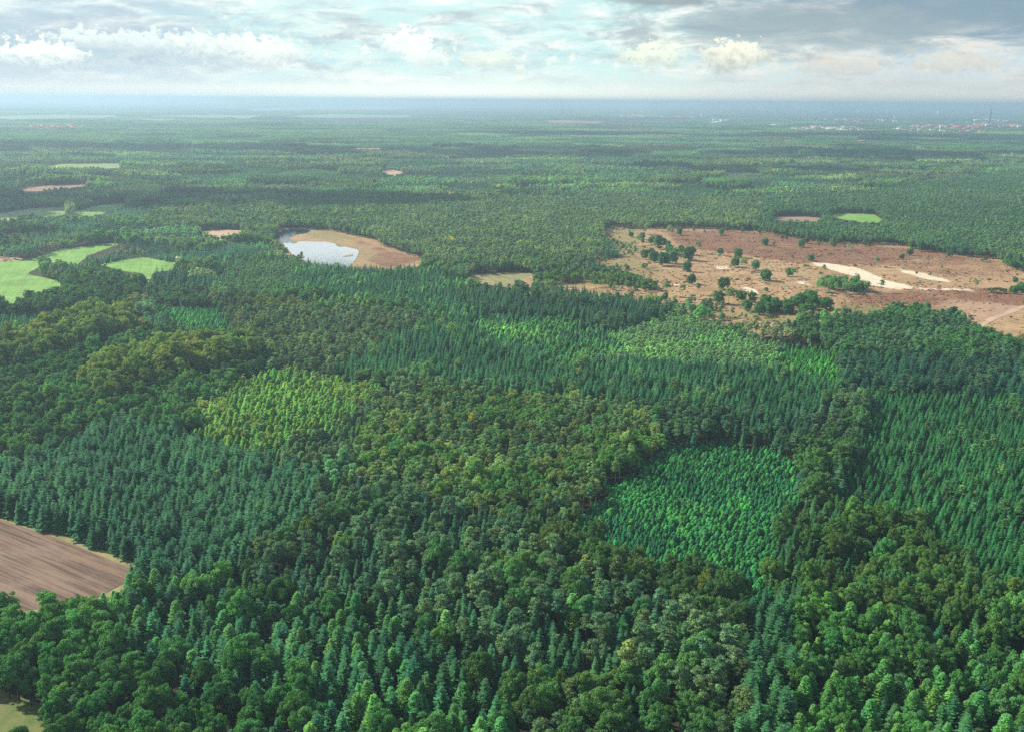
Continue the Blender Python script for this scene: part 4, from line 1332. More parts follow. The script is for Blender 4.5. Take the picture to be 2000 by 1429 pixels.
def make_tree(kind, x, y, h, tint, label, group, vi, z=0.0, wide=1.0):
    s = h / KH[kind]
    o = root_empty(kind, x, y, random.uniform(0, 6.28), (s * wide, s * wide, s))
    o.location.z = z
    tag(o, label, 'tree' if kind != 'shrub' else 'shrub', group)
    c = link('crown', CROWN[kind][vi], o)
    c['tint'] = [float(q) for q in tint]
    link('trunk', TRUNK[kind][vi], o)
    return o


px_, py_ = proj(T[:, 0], T[:, 1], T[:, 3] * 0.75)
inframe = (px_ > -10) & (px_ < 2010) & (py_ < 1440)
taken = np.zeros(len(T), bool)
sz = SIZE(T)
n_ind = 0
for ki, kd in enumerate(KINDS):
    idx = np.where((T[:, 2] == ki) & inframe & (T[:, 7] < 900))[0]
    idx = idx[np.argsort(-sz[idx])][:LIM[kd]]
    taken[idx] = True
ind = np.where(taken)[0]
IX, IY = T[ind, 0], T[ind, 1]
for r in ind:
    x, y, ki, h, tr_, tg_, tb_, zid, gr = T[r]
    kd = KINDS[int(ki)]
    zi = int(zid)
    phrase = ZD[zi] if zi < 100 else 'in the wood between the traced stands'
    zh = Z[zi]['h'] if zi < 100 else DEF[zi - 100][1]
    base = np.mean(Z[zi]['tint']) if zi < 100 else 1.0
    tn = tone_name[kd][0 if (tr_ + tg_) / 2 < base * 0.93 else (2 if (tr_ + tg_) / 2 > base * 1.12 else 1)]
    size = 'low ' if h < zh * 0.9 else ('tall ' if h > zh * 1.12 else '')
    d = np.hypot(T[:, 0] - x, T[:, 1] - y) if False else None
    # what stands next to it
    dd = np.hypot(IX - x, IY - y)
    near = ind[np.argsort(dd)[1:4]]
    other = [KINDS[int(T[q, 2])] for q in near if KINDS[int(T[q, 2])] != kd]
    beside = (', beside a ' + other[0]).replace('a oak', 'an oak') if other else ''
    lab = f'{size}{tn} {kd} {phrase}{beside}'
    if len(lab.replace('-', ' ').split()) > 16:
        lab = f'{size}{tn} {kd} {phrase}'
    make_tree(kd, x, y, h, (tr_, tg_, tb_), lab, f'{kd} trees {phrase}', random.randrange(NV), 0.0, gr * random.uniform(0.9, 1.15) * (1.5 if kd in ('spruce', 'fir', 'larch') else (0.82 if kd in ('oak', 'beech') else 1.05)))
    n_ind += 1


def hz0(x, y):
    return float(relief_z(np.array([x]), np.array([y]), 0.12, 1.1, 2.0)[0][0]) - 0.1


def lone_tree(px, py, hp, kd, lab, group=None, tint=(1, 1, 1)):
    x, y = unproj(px, py, 0.4)
    dist = math.sqrt(x * x + y * y + CAM_H ** 2)
    h = hp * dist / FPX / math.cos(math.atan2(CAM_H, math.hypot(x, y))) * 1.02
    v = random.uniform(0.85, 1.15)
    wd = {'oak': 0.93, 'birch': 1.35, 'pine': 1.5, 'shrub': 1.3}.get(kd, 1.0)
    h *= {'birch': 1.3, 'oak': 1.0, 'pine': 1.15}.get(kd, 1.0)
    make_tree('scrub' if kd == 'oak' else kd, x, y, h, [c * v for c in tint], lab, group, random.randrange(NV), hz0(x, y), wd)


random.seed(11)
for (px, py, hp_, kd, lab) in LONE:
    tint = {'oak': (0.95, 1.02, 0.95), 'birch': (1.2, 1.1, 1.1), 'pine': (0.9, 1.1, 0.9), 'shrub': (0.8, 1.0, 0.8)}[kd]
    if 'pale' in lab:
        tint = [c * 1.25 for c in tint]
    if 'dark' in lab:
        tint = [c * 0.8 for c in tint]
    lone_tree(px, py, hp_, kd, lab, 'trees standing alone on the heath' if kd != 'shrub' else 'shrubs on the heath', tint)
gr = np.random.default_rng(5)
for phrase, poly, mixd, n, h, tint in GROVES:
    if 'meadow edge' in phrase:
        continue
    P = np.array([unproj(*p) for p in poly])
    got = []
    tries = 0
    while len(got) < n and tries < 20000:
        tries += 1
        p = np.array([gr.uniform(P[:, 0].min(), P[:, 0].max()), gr.uniform(P[:, 1].min(), P[:, 1].max())])
        if inpoly(p[:1], p[1:], P)[0] and all(np.hypot(*(p - q)) > (3.0 if n < 200 else 4) for q in got):
            got.append(p)
    ks = list(mixd)
    pr = np.array([mixd[k] for k in ks], float)
    for p in got:
        kd = ks[gr.choice(len(ks), p=pr / pr.sum())]
        hh = h * gr.uniform(0.75, 1.2)
        v = gr.uniform(0.85, 1.18)
        tn = 'darker' if v < 0.95 else ('paler' if v > 1.08 else 'green')
        if 'tongue' in phrase or 'between the grass' in phrase:
            T = np.vstack([T, [p[0], p[1], KINDS.index(kd), hh, *[c * v for c in tint], 0, 1]])
            taken = np.append(taken, False)
        else:
            make_tree('scrub' if kd == 'oak' else kd, p[0], p[1], hh * 1.3, [c * v for c in tint], f'{tn} {kd} {phrase}', f'{kd} trees {phrase}', random.randrange(NV), hz0(*p), 1.3 if kd == 'birch' else 1.0)

# more small trees strewn along the left and near margins of the heath
sc_r = np.random.default_rng(77)
for where, poly, cnt, hh0 in (('strewn over the upper corner of the heath', [(1185, 449), (1260, 452), (1300, 470), (1250, 500), (1215, 480)], 16, 8.5),
                              ('strewn along the grassy near margin of the heath', [(1240, 580), (1320, 588), (1400, 600), (1490, 622), (1440, 634), (1320, 612)], 30, 9.0),
                              ('thinly strewn over the middle of the heath', [(1330, 500), (1560, 560), (1540, 590), (1420, 590), (1310, 560)], 14, 4.5),
                              ('along the sandy far edge of the heath', [(1240, 450), (1330, 449), (1480, 454), (1560, 470), (1640, 479), (1760, 482), (1760, 487), (1640, 485), (1540, 474), (1460, 460), (1330, 455)], 46, 7.5),
                              ('along the western margin of the heath', [(1120, 552), (1170, 520), (1240, 512), (1290, 545), (1310, 575), (1240, 577), (1290, 566)], 26, 7.5),
                              ('thinly strewn over the eastern heath', [(1500, 470), (1700, 490), (1900, 520), (1900, 560), (1700, 520), (1500, 500)], 16, 4.0),
                              ('on the grassy margin between grove and wood', [(1620, 592), (1700, 598), (1800, 600), (1760, 612), (1640, 620)], 10, 5.0)):
    P = np.array([unproj(*p) for p in poly])
    got = 0
    while got < cnt:
        p = np.array([sc_r.uniform(P[:, 0].min(), P[:, 0].max()), sc_r.uniform(P[:, 1].min(), P[:, 1].max())])
        if not inpoly(p[:1], p[1:], P)[0]:
            continue
        got += 1
        kd = ['birch', 'oak', 'pine'][sc_r.choice(3, p=[0.45, 0.3, 0.25])]
        hh = hh0 * sc_r.uniform(0.5, 1.15)
        v = sc_r.uniform(0.8, 1.2)
        tn = 'small' if hh < hh0 * 0.75 else 'taller'
        make_tree('scrub' if kd == 'oak' else kd, p[0], p[1], hh, [v * 1.0, v * 1.05, v * 0.95], f'{tn} {kd} {where}', f'{kd} trees {where}', random.randrange(NV), hz0(*p), 1.3 if kd != 'oak' else 1.0)
print('individuals', n_ind)

# ------------------------------------------------------------------ the rest of the forest: one object of each kind
def source_object(me):
    return bpy.data.objects.new('source', me)          # never linked: only its mesh is used


def forest_object(name, pts, meshes_a, meshes_b, lod):
    """pts: dict of arrays (co, rot, scl, tint, vi); instances chosen from meshes_a or meshes_b by lod"""
    n = len(pts['co'])
    me = bpy.data.meshes.new(name)
    me.vertices.add(n)
    me.vertices.foreach_set('co', pts['co'].astype(np.float32).ravel())
    for nm, tp, key, pr in (('rot', 'FLOAT_VECTOR', 'rot', 'vector'), ('scl', 'FLOAT_VECTOR', 'scl', 'vector'), ('tint', 'FLOAT_COLOR', 'tint', 'color')):
        a = me.attributes.new(nm, tp, 'POINT')
        a.data.foreach_set(pr, pts[key].astype(np.float32).ravel())
    for nm, arr in (('vi', pts['vi']), ('lod', lod)):
        a = me.attributes.new(nm, 'INT', 'POINT')
        a.data.foreach_set('value', arr.astype(np.int32))
    o = link(name, me)
    ng = bpy.data.node_groups.new(name, 'GeometryNodeTree')
    ng.interface.new_socket('Geometry', in_out='INPUT', socket_type='NodeSocketGeometry')
    ng.interface.new_socket('Geometry', in_out='OUTPUT', socket_type='NodeSocketGeometry')
    N, L = ng.nodes, ng.links
    gi, go = N.new('NodeGroupInput'), N.new('NodeGroupOutput')

    def named(nm, dt):
        a = N.new('GeometryNodeInputNamedAttribute')
        a.data_type = dt
        a.inputs['Name'].default_value = nm
        return a.outputs['Attribute']
    outj = N.new('GeometryNodeJoinGeometry')
    e2r = N.new('FunctionNodeEulerToRotation')
    L.new(named('rot', 'FLOAT_VECTOR'), e2r.inputs[0])
    for want, meshes in ((0, meshes_a), (1, meshes_b)):
        if not meshes:
            continue
        j = N.new('GeometryNodeJoinGeometry')
        for ms in meshes:
            oi = N.new('GeometryNodeObjectInfo')
            oi.transform_space = 'ORIGINAL'
            oi.inputs['Object'].default_value = source_object(ms)
            g2 = N.new('GeometryNodeGeometryToInstance')
            L.new(oi.outputs['Geometry'], g2.inputs[0])
            L.new(g2.outputs[0], j.inputs[0])
        cmp_ = N.new('FunctionNodeCompare')
        cmp_.data_type = 'INT'
        cmp_.operation = 'EQUAL'
        L.new(named('lod', 'INT'), cmp_.inputs[2])
        cmp_.inputs[3].default_value = want
        ip = N.new('GeometryNodeInstanceOnPoints')
        ip.inputs['Pick Instance'].default_value = True
        L.new(gi.outputs[0], ip.inputs['Points'])
        L.new(cmp_.outputs[0], ip.inputs['Selection'])
        L.new(j.outputs[0], ip.inputs['Instance'])
        L.new(named('vi', 'INT'), ip.inputs['Instance Index'])
        L.new(e2r.outputs[0], ip.inputs['Rotation'])
        L.new(named('scl', 'FLOAT_VECTOR'), ip.inputs['Scale'])
        L.new(ip.outputs[0], outj.inputs[0])
    L.new(outj.outputs[0], go.inputs[0])
    md = o.modifiers.new('trees', 'NODES')
    md.node_group = ng
    return tag(o, kind='stuff')


fr = np.random.default_rng(9)
NAMES = dict(spruce='spruce_forest', fir='fir_forest', pine='pine_forest', oak='oak_forest', beech='beech_forest', larch='larch_forest', birch='birch_forest')
for ki, kd in enumerate(KINDS):
    r = T[(T[:, 2] == ki) & ~taken]
    n = len(r)
    s = r[:, 3] / KH[kd]
    wv = fr.uniform(0.88, 1.15, n)
    wide = wv * r[:, 8] * np.where(r[:, 1] > 3000, 1.2, 1.0) * (1.5 if kd in ('spruce', 'fir', 'larch') else (0.82 if kd in ('oak', 'beech') else 1.05))
    forest_object(NAMES[kd], dict(
        co=np.column_stack([r[:, 0], r[:, 1], np.zeros(n)]),
        rot=np.column_stack([fr.normal(size=n) * 0.02, fr.normal(size=n) * 0.02, fr.uniform(0, 6.28, n)]),
        scl=np.column_stack([s * wide, s * wide, s]),
        tint=np.column_stack([r[:, 4:7], np.ones(n)]),
        vi=fr.integers(0, NV, n)), WHOLE[kd], WHOLE_LO[kd], (r[:, 1] > 1300).astype(int))

# ---- tussocks and seedlings of the heath: too many to count
def tuft_mesh(seed, mat, r=0.7, h=0.55, n=26):
    q = np.random.default_rng(seed)
    d = sph(q, n)
    d[:, 2] = np.abs(d[:, 2])
    v, f = cards(q, d * np.array([r, r, h]), d + q.normal(size=(n, 3)) * 0.6, q.uniform(0.2, 0.42, n))
    return mesh_from('tuft', v, [f], [mat], None, np.tile(q.uniform(0, 1, n), 2))


TUFT = foliage_mat('heath_tuft', (0.10, 0.085, 0.045), (0.22, 0.17, 0.09), 0.1)
hw = np.array([unproj(*p) for p in hp])
tx = np.random.default_rng(31)
n = 26000
X = tx.uniform(hw[:, 0].min(), hw[:, 0].max(), n)
Y = tx.uniform(hw[:, 1].min(), hw[:, 1].max(), n)
dens = np.array([mnoise.fractal(Vector((a * 0.012, b_ * 0.03, 7.7)), 1.0, 2.0, 4) for a, b_ in zip(X, Y)])
fx, fy = proj(X, Y, 0.0)
sandy = np.zeros(n, bool)
for p in ([(1582, 516), (1600, 512), (1640, 518), (1690, 528), (1715, 540), (1740, 551), (1790, 561), (1780, 567), (1740, 565), (1700, 560), (1660, 540), (1620, 528), (1590, 522)],
          [(1752, 527), (1790, 532), (1830, 542), (1862, 550), (1850, 553), (1800, 546), (1760, 534)]):
    sandy |= inpoly(fx, fy, p)
k = inpoly(fx, fy, hp) & (dens + tx.normal(size=n) * 0.25 > 0.12) & ~sandy
X, Y = X[k], Y[k]
n = len(X)
s_ = tx.uniform(0.4, 1.5, n) * (1 + 0.9 * (tx.random(n) > 0.96))
tt = np.where(tx.random((n, 1)) > 0.55, [[0.9, 0.42, 0.35]], np.where(tx.random((n, 1)) > 0.5, [[1.6, 1.35, 1.2]], [[0.45, 0.65, 0.5]])) * tx.uniform(0.7, 1.3, (n, 1))
forest_object('heath_tussocks', dict(co=np.column_stack([X, Y, relief_z(X, Y, 0.12, 1.1, 2.0)[0] - 0.08]), rot=np.column_stack([np.zeros(n), np.zeros(n), tx.uniform(0, 6, n)]),
              scl=np.column_stack([s_ * 1.3, s_ * 1.3, s_]), tint=np.column_stack([tt, np.ones(n)]), vi=tx.integers(0, 4, n)),
              [tuft_mesh(i, TUFT) for i in range(4)], None, np.zeros(n))

# ---- beyond: patches of wood a few dozen metres across
def patch_mesh(style, seed):
    q = np.random.default_rng(seed)
    V, F, L, MI = [], [], [], []
    o = 0
    sp = 6.0 if style != 'broad' else 8.5
    n = int(44 / sp)
    for i in range(n):
        for j in range(n):
            cx, cy = (i + 0.5 + q.uniform(-.35, .35)) * 44 / n - 22, (j + 0.5 + q.uniform(-.35, .35)) * 44 / n - 22
            h = {'cone': 15, 'pine': 13, 'broad': 14}[style] * q.uniform(0.78, 1.2)
            k = 26 if style != 'broad' else 44
            if style == 'cone':
                t = q.uniform(0.0, 1, k) ** 0.8
                a = q.uniform(0, 6.28, k)
                rr = 2.6 * (1 - t) + 0.3
                p = np.stack([cx + np.cos(a) * rr, cy + np.sin(a) * rr, h * (0.25 + 0.75 * t)], 1)
                nn = np.stack([np.cos(a), np.sin(a), np.full(k, 0.5)], 1)
                s = 1.5 * (1.15 - t)
            else:
                R_ = 4.6 if style == 'broad' else 2.9
                d = sph(q, k)
                d[:, 2] = np.abs(d[:, 2])
                p = d * np.array([R_, R_, h * (0.42 if style == 'broad' else 0.3)]) + np.array([cx, cy, h * (0.55 if style == 'broad' else 0.66)])
                nn = d
                s = np.full(k, 1.7 if style == 'broad' else 1.25)
            v, f = cards(q, p, nn + q.normal(size=(k, 3)) * 0.5, s * q.uniform(0.7, 1.2, k), 0.8)
            lv = np.clip(q.uniform(0.1, 0.9) + q.normal(size=k) * 0.15, 0, 1)
            V.append(v)
            F.append(f + o)
            L.append(np.concatenate([lv, lv]))
            o += len(v)
    mt = FM[{'cone': 'spruce', 'pine': 'pine', 'broad': 'oak'}[style]]
    return mesh_from('patch_' + style, np.concatenate(V), [np.concatenate(F)], [mt], None, np.concatenate(L))


STY = ['cone', 'pine', 'broad']
PM = {s: [patch_mesh(s, 40 + i) for i in range(4)] for s in STY}
CELL_STYLE = np.array([1, 0, 2, 0, 1, 1])
acc = {s: [] for s in STY}
for (y0, y1, step, sc, zs) in ((FAR, 9000, 42.0, 1.0, 1.0), (9000, 20000, 100.0, 2.4, 1.05), (20000, 45000, 230.0, 5.4, 1.1)):
    X, Y = wedge(y0, y1, step, 0, 0.3, int(y0))
    zz = zone_of(X, Y)
    k = zz >= 0
    X, Y, zz = X[k], Y[k], zz[k]
    c = np.clip(zz - 1000, 0, NS - 1)
    px, py = proj(X, Y, 5.0)
    town = np.zeros(len(X), bool)
    for p in TOWN:
        town |= inpoly(px, py, p)
    st = CELL_STYLE[kind_of_cell[c]]
    st[town] = 2
    open_ = (fr.random(len(X)) < 0.5) & town
    # farmland shows between the woods far out
    fld = np.array([mnoise.noise(Vector((a * 0.0005, b_ * 0.00035, 5))) for a, b_ in zip(X, Y)])
    open_ |= (fld > 0.28) & (Y > 9000)
    for si, s in enumerate(STY):
        q = (st == si) & ~open_
        tn = np.array([DEF[kind_of_cell[a]][3] for a in c[q]]).reshape(-1, 3) * cell_tint[c[q]] * fr.normal(1, 0.10, (q.sum(), 1))
        hz_ = np.where(town[q], 0.5, 1.0) * cell_h[c[q]] * zs * fr.uniform(0.85, 1.15, q.sum())
        acc[s].append((np.column_stack([X[q], Y[q], np.zeros(q.sum())]), np.full(q.sum(), sc), hz_, tn))
for s in STY:
    co = np.concatenate([a[0] for a in acc[s]])
    sc = np.concatenate([a[1] for a in acc[s]])
    hz_ = np.concatenate([a[2] for a in acc[s]])
    tn = np.clip(np.concatenate([a[3] for a in acc[s]]), 0.3, 2.5)
    n = len(co)
    print('patches', s, n)
    forest_object({'cone': 'distant_conifer_woods', 'pine': 'distant_pine_woods', 'broad': 'distant_leafy_woods'}[s],
                  dict(co=co, rot=np.column_stack([np.zeros(n), np.zeros(n), fr.integers(0, 4, n) * 1.5708]), scl=np.column_stack([sc, sc, hz_]),
                       tint=np.column_stack([tn, np.ones(n)]), vi=fr.integers(0, 4, n)), PM[s], None, np.zeros(n))


# ------------------------------------------------------------------ buildings
WHITE_W = plain_mat('white_render', (0.74, 0.72, 0.68), 0.7, 0.08, 0.05)
CREAM_W = plain_mat('cream_brick', (0.62, 0.55, 0.42), 0.8, 0.1, 0.1)
BRICK_W = plain_mat('red_brick', (0.36, 0.20, 0.15), 0.85, 0.15, 0.1)
GREY_W = plain_mat('grey_concrete', (0.40, 0.40, 0.39), 0.8, 0.12, 0.1)
RED_R = plain_mat('red_roof_tiles', (0.42, 0.17, 0.11), 0.8, 0.15, 0.2)
GREY_R = plain_mat('grey_roofing', (0.30, 0.31, 0.32), 0.8, 0.15, 0.2)
PINK_R = plain_mat('pale_roof_tiles', (0.62, 0.46, 0.38), 0.8, 0.12, 0.4)
GLASS = plain_mat('dark_window_glass', (0.05, 0.07, 0.09), 0.15, 0.2, 0.2, 0.6)
REDP = plain_mat('red_mast_paint', (0.45, 0.10, 0.08), 0.6, 0.1, 0.2)


class MB:
    def __init__(self):
        self.v, self.f, self.n = [], {}, 0

    def add(self, v, f):
        for q in f:
            self.f.setdefault(len(q), []).append([i + self.n for i in q])
        self.v += [tuple(p) for p in v]
        self.n += len(v)

    def box(self, x0, x1, y0, y1, z0, z1):
        v = [(x, y, z) for z in (z0, z1) for y in (y0, y1) for x in (x0, x1)]
        self.add(v, [(0, 2, 3, 1), (4, 5, 7, 6), (0, 1, 5, 4), (2, 6, 7, 3), (0, 4, 6, 2), (1, 3, 7, 5)])
        return self

    def gable(self, x0, x1, y0, y1, z0, z1, th=0.3):
        ym = (y0 + y1) / 2
        v = [(x0, y0, z0), (x1, y0, z0), (x1, y1, z0), (x0, y1, z0), (x0, ym, z1), (x1, ym, z1)]
        self.add(v, [(0, 1, 5, 4), (2, 3, 4, 5), (0, 4, 3), (1, 2, 5), (0, 3, 2, 1)])
        return self

    def lathe(self, prof, sides=16):
        v = [(r * math.cos(2 * math.pi * k / sides), r * math.sin(2 * math.pi * k / sides), z) for r, z in prof for k in range(sides)]
        f = [(i * sides + k, i * sides + (k + 1) % sides, (i + 1) * sides + (k + 1) % sides, (i + 1) * sides + k) for i in range(len(prof) - 1) for k in range(sides)]
        f.append(tuple((len(prof) - 1) * sides + k for k in range(sides)))
        self.add(v, f)
        return self

    def mesh(self, name, mat):
        return mesh_from(name, np.array(self.v), [np.array(a) for a in self.f.values()], [mat])


def window_rows(L_, D_, H_, fl, mb=None):
    mb = mb or MB()
    for k in range(int(H_ // fl)):
        z = k * fl + fl * 0.35
        nn = max(2, int(L_ / 4.5))
        for i in range(nn):
            x = -L_ / 2 + (i + 0.5) * L_ / nn
            wdt = L_ / nn * 0.62
            for s in (-1, 1):
                y = s * D_ / 2
                mb.box(x - wdt / 2, x + wdt / 2, min(y, y + s * 0.06), max(y, y + s * 0.06), z, z + fl * 0.5)
    return mb


def block_parts(L_, D_, H_, wall, roof):
    w_ = MB().box(-L_ / 2, L_ / 2, -D_ / 2, D_ / 2, 0, H_)
    r_ = MB().box(-L_ / 2 - .3, L_ / 2 + .3, -D_ / 2 - .3, D_ / 2 + .3, H_ + 0.003, H_ + 0.7).box(-L_ * .12, L_ * .05, -D_ * .2, D_ * .2, H_ + 0.703, H_ + 3)
    return [('wall', w_.mesh('wall', wall)), ('roof', r_.mesh('roof', roof)), ('window_band', window_rows(L_, D_, H_, 3.2).mesh('window_band', GLASS))]


def hall_parts(L_, D_, H_, wall, roof):
    w_ = MB().box(-L_ / 2, L_ / 2, -D_ / 2, D_ / 2, 0, H_)
    r_ = MB()
    n = 3
    for i in range(n):
        a = -D_ / 2 + D_ * i / n
        r_.gable(-L_ / 2 - .2, L_ / 2 + .2, a + 0.01, a + D_ / n - 0.01, H_ + 0.003, H_ + 2.4)
    return [('wall', w_.mesh('wall', wall)), ('roof', r_.mesh('roof', roof)), ('window_band', window_rows(L_, D_, H_, H_ - 1).mesh('window_band', GLASS))]


def house_parts(L_, D_, H_, wall, roof):
    w_ = MB().box(-L_ / 2, L_ / 2, -D_ / 2, D_ / 2, 0, H_)
    r_ = MB().gable(-L_ / 2 - .4, L_ / 2 + .4, -D_ / 2 - .6, D_ / 2 + .6, H_ + 0.003, H_ + D_ * 0.5).box(L_ * .2, L_ * .2 + 1, -0.5, 0.5, H_ + D_ * 0.3, H_ + D_ * 0.5 + 1.2)
    return [('wall', w_.mesh('wall', wall)), ('roof', r_.mesh('roof', roof)), ('window_band', window_rows(L_, D_, H_, 2.8).mesh('window_band', GLASS))]


TPL = {
    'white_block': ('apartment_block', block_parts(52, 12, 13, WHITE_W, GREY_R)),
    'low_block': ('office_building', block_parts(70, 16, 8, WHITE_W, GREY_R)),
    'grey_block': ('apartment_block', block_parts(40, 12, 16, GREY_W, GREY_R)),
    'tower_block': ('tower_block', block_parts(22, 15, 34, WHITE_W, GREY_R)),
    'hall': ('factory_hall', hall_parts(60, 34, 8, WHITE_W, WHITE_W)),
    'house': ('house', house_parts(22, 10, 6.5, WHITE_W, RED_R)),
    'terrace': ('terraced_house', house_parts(46, 10, 7, CREAM_W, RED_R)),
    'brick_house': ('house', house_parts(16, 10, 6, BRICK_W, RED_R)),
    'cabin': ('cabin', house_parts(10, 7, 3.4, WHITE_W, PINK_R)),
}


def build(tpl, x, y, rz, label, cat, group=None, sc=(1, 1, 1)):
    nm, parts = TPL[tpl]
    o = bpy.data.objects.new(nm, None)
    COL.objects.link(o)
    o.location = (x, y, 0)
    o.rotation_euler = (0, 0, rz)
    o.scale = sc
    tag(o, label, cat, group)
    for pn, me in parts:
        link(pn, me, o)
    return o


br = random.Random(4)


def strip(x0, y0, x1, y1, n, kinds, look, where, group, spread=1.0, big=1.0):
    n = int(n * 1.5)
    for i in range(n):
        f = (i + br.uniform(0.1, 0.9)) / n
        px = x0 + (x1 - x0) * f
        py = y0 + (y1 - y0) * f + br.uniform(-spread, spread)
        k = br.choice(kinds)
        X, Y = unproj(px, py, 3.0)
        s = 1.35 * big * br.uniform(0.75, 1.3)
        cat = {'white_block': 'apartment block', 'low_block': 'office building', 'grey_block': 'apartment block', 'tower_block': 'tower block', 'hall': 'factory hall', 'house': 'house',
               'terrace': 'terraced houses', 'brick_house': 'house'}[k]
        lk = {'white_block': 'white flat-roofed apartment block', 'low_block': 'long low white office building', 'grey_block': 'grey apartment block', 'tower_block': 'white tower block',
              'hall': 'white factory hall', 'house': 'white house with red roof', 'terrace': 'cream terraced row with red roof', 'brick_house': 'small brick house with red roof'}[k]
        build(k, X, Y, br.uniform(-0.35, 0.35), f'{lk} {where}', cat, f'{cat} group {where}', (s, s, 1.3 * big * br.uniform(0.9, 1.3)))


strip(1552, 254, 1610, 253.5, 10, ['low_block', 'white_block', 'hall'], '', 'in the nearest white row at the forest edge', '', 1.0)
strip(1610, 252, 1690, 255, 16, ['low_block', 'white_block', 'hall', 'house'], '', 'in the white row in front of the spire', '', 1.5)
strip(1580, 250, 1680, 251, 10, ['white_block', 'terrace', 'low_block'], '', 'behind the nearest white row', '', 0.8)
strip(1395, 241, 1412, 240.5, 3, ['low_block', 'hall'], '', 'in the small white cluster in the forest', '', 0.4, 1.2)
strip(1395, 236, 1440, 238, 7, ['low_block', 'white_block'], '', 'in the white row beyond the small cluster', '', 0.6, 1.2)
strip(1218, 229, 1300, 230, 14, ['white_block', 'low_block', 'terrace', 'house'], '', 'in the hazy village before the pale tower block', '', 1.0, 1.5)
strip(1320, 230.5, 1368, 231, 9, ['terrace', 'house', 'white_block'], '', 'in the village beside the pale tower block', '', 1.0, 1.4)
strip(1512, 246, 1530, 248, 4, ['hall', 'low_block'], '', 'by the wood west of the white row', '', 0.3)
strip(1560, 235, 1680, 238, 14, ['house', 'terrace', 'white_block', 'brick_house'], '', 'among the trees behind the white rows', '', 1.5, 1.3)
strip(1660, 236, 1760, 239, 12, ['terrace', 'white_block', 'house'], '', 'near the spire and the town hall', '', 1.0, 1.3)
strip(1752, 254, 1780, 255, 5, ['low_block', 'white_block'], '', 'at the near end of the red-roofed town', '', 0.6)
strip(1790, 248, 1900, 250, 22, ['terrace', 'white_block', 'house', 'terrace'], '', 'in the middle of the red-roofed town', '', 1.5, 1.15)
strip(1860, 252, 1915, 253, 12, ['terrace', 'terrace', 'brick_house'], '', 'in the red-roofed quarter under the church', '', 1.2, 1.2)
strip(1780, 257, 1930, 259, 12, ['house', 'brick_house', 'white_block', 'house'], '', 'at the near edge of the red-roofed town', '', 1.0)
strip(1900, 245, 1998, 248, 14, ['house', 'terrace', 'white_block'], '', 'right of the church under the television tower', '', 2.0, 1.2)
strip(1908, 236.5, 1940, 236, 4, ['low_block', 'low_block', 'hall'], '', 'at the foot of the television tower', '', 0.3, 1.5)
strip(1955, 237, 1975, 237.2, 2, ['low_block'], '', 'just east of the television tower', '', 0.2, 1.5)
strip(1675, 281, 1695, 280, 2, ['house'], '', 'alone in the forest below the town', '', 0.4)
strip(1870, 213, 1990, 214, 10, ['low_block', 'hall'], '', 'far beyond the television tower', '', 0.5, 2.2)
strip(60, 251, 170, 252, 8, ['house', 'brick_house'], '', 'among the hazy meadows on the left', '', 0.6, 1.4)
strip(1000, 546, 1001, 546, 0, ['house'], '', '', '')
x_, y_ = unproj(1371, 230, 2)
build('tower_block', x_, y_, 0.1, 'pale tower block standing above the hazy village', 'tower block', None, (1.4, 1.4, 1.3))
x_, y_ = unproj(1837, 253, 2)
build('tower_block', x_, y_, 0.3, 'salmon tower block in front of the red-roofed town', 'tower block', None, (0.7, 0.8, 0.95))
x_, y_ = unproj(965, 608, 3.0)
build('cabin', x_, y_, 0.5, 'cabin with pale pinkish roof deep in the forest', 'cabin', None, (0.9, 0.9, 0.9))
x_, y_ = unproj(350, 507, 3.0)
build('cabin', x_, y_, -0.3, 'small white house among trees behind the middle meadow', 'house', None, (0.8, 0.8, 0.9))

# skyline of the far city
for i in range(46):
    px = 1400 + 560 * br.random() ** 0.9 if i % 2 else br.uniform(1490, 1700)
    D = br.uniform(20000, 27000)
    x_, y_ = unproj(px, 240, 0)
    a = math.atan2(x_, y_)
    tall = i in (3, 9, 17, 21, 30)
    build('tower_block' if (tall or i % 3 == 0) else 'grey_block', D * math.sin(a), D * math.cos(a), br.uniform(-.3, .3),
          'tall tower block standing out of the far city skyline' if tall else 'low hazy block in the far city skyline', 'tower block' if tall else 'city block',
          'tall blocks of the far skyline' if tall else 'low blocks of the far skyline', (2.0, 2.0, 2.3 if tall else br.uniform(1.0, 1.7)))

# television tower
x_, y_ = unproj(1932, 241.0, 3.0)
tv = bpy.data.objects.new('television_tower', None)
COL.objects.link(tv)
tv.location = (x_, y_, 0)
tag(tv, 'slender grey television tower with platforms and mast above the town', 'television tower')
DARKC = plain_mat('dark_concrete', (0.16, 0.17, 0.18), 0.8, 0.12, 0.1)  # darker grey so the tower stands out through the haze
link('shaft', MB().lathe([(9, 0), (7.4, 25), (6, 60), (5.2, 100), (5, 104)], 20).mesh('shaft', DARKC), tv)
for z, r in ((58, 9), (74, 10), (88, 10), (100, 8)):
    link('platform', MB().lathe([(5.6, z - 2), (r, z), (r, z + 3.2), (5.6, z + 3.4)], 20).mesh('platform', GREY_W), tv)
tv.scale = (2.1, 2.1, 1.40)
link('mast', MB().lathe([(2.2, 104.01), (2.0, 125), (1.1, 140), (0.7, 165)], 10).mesh('mast', REDP), tv)

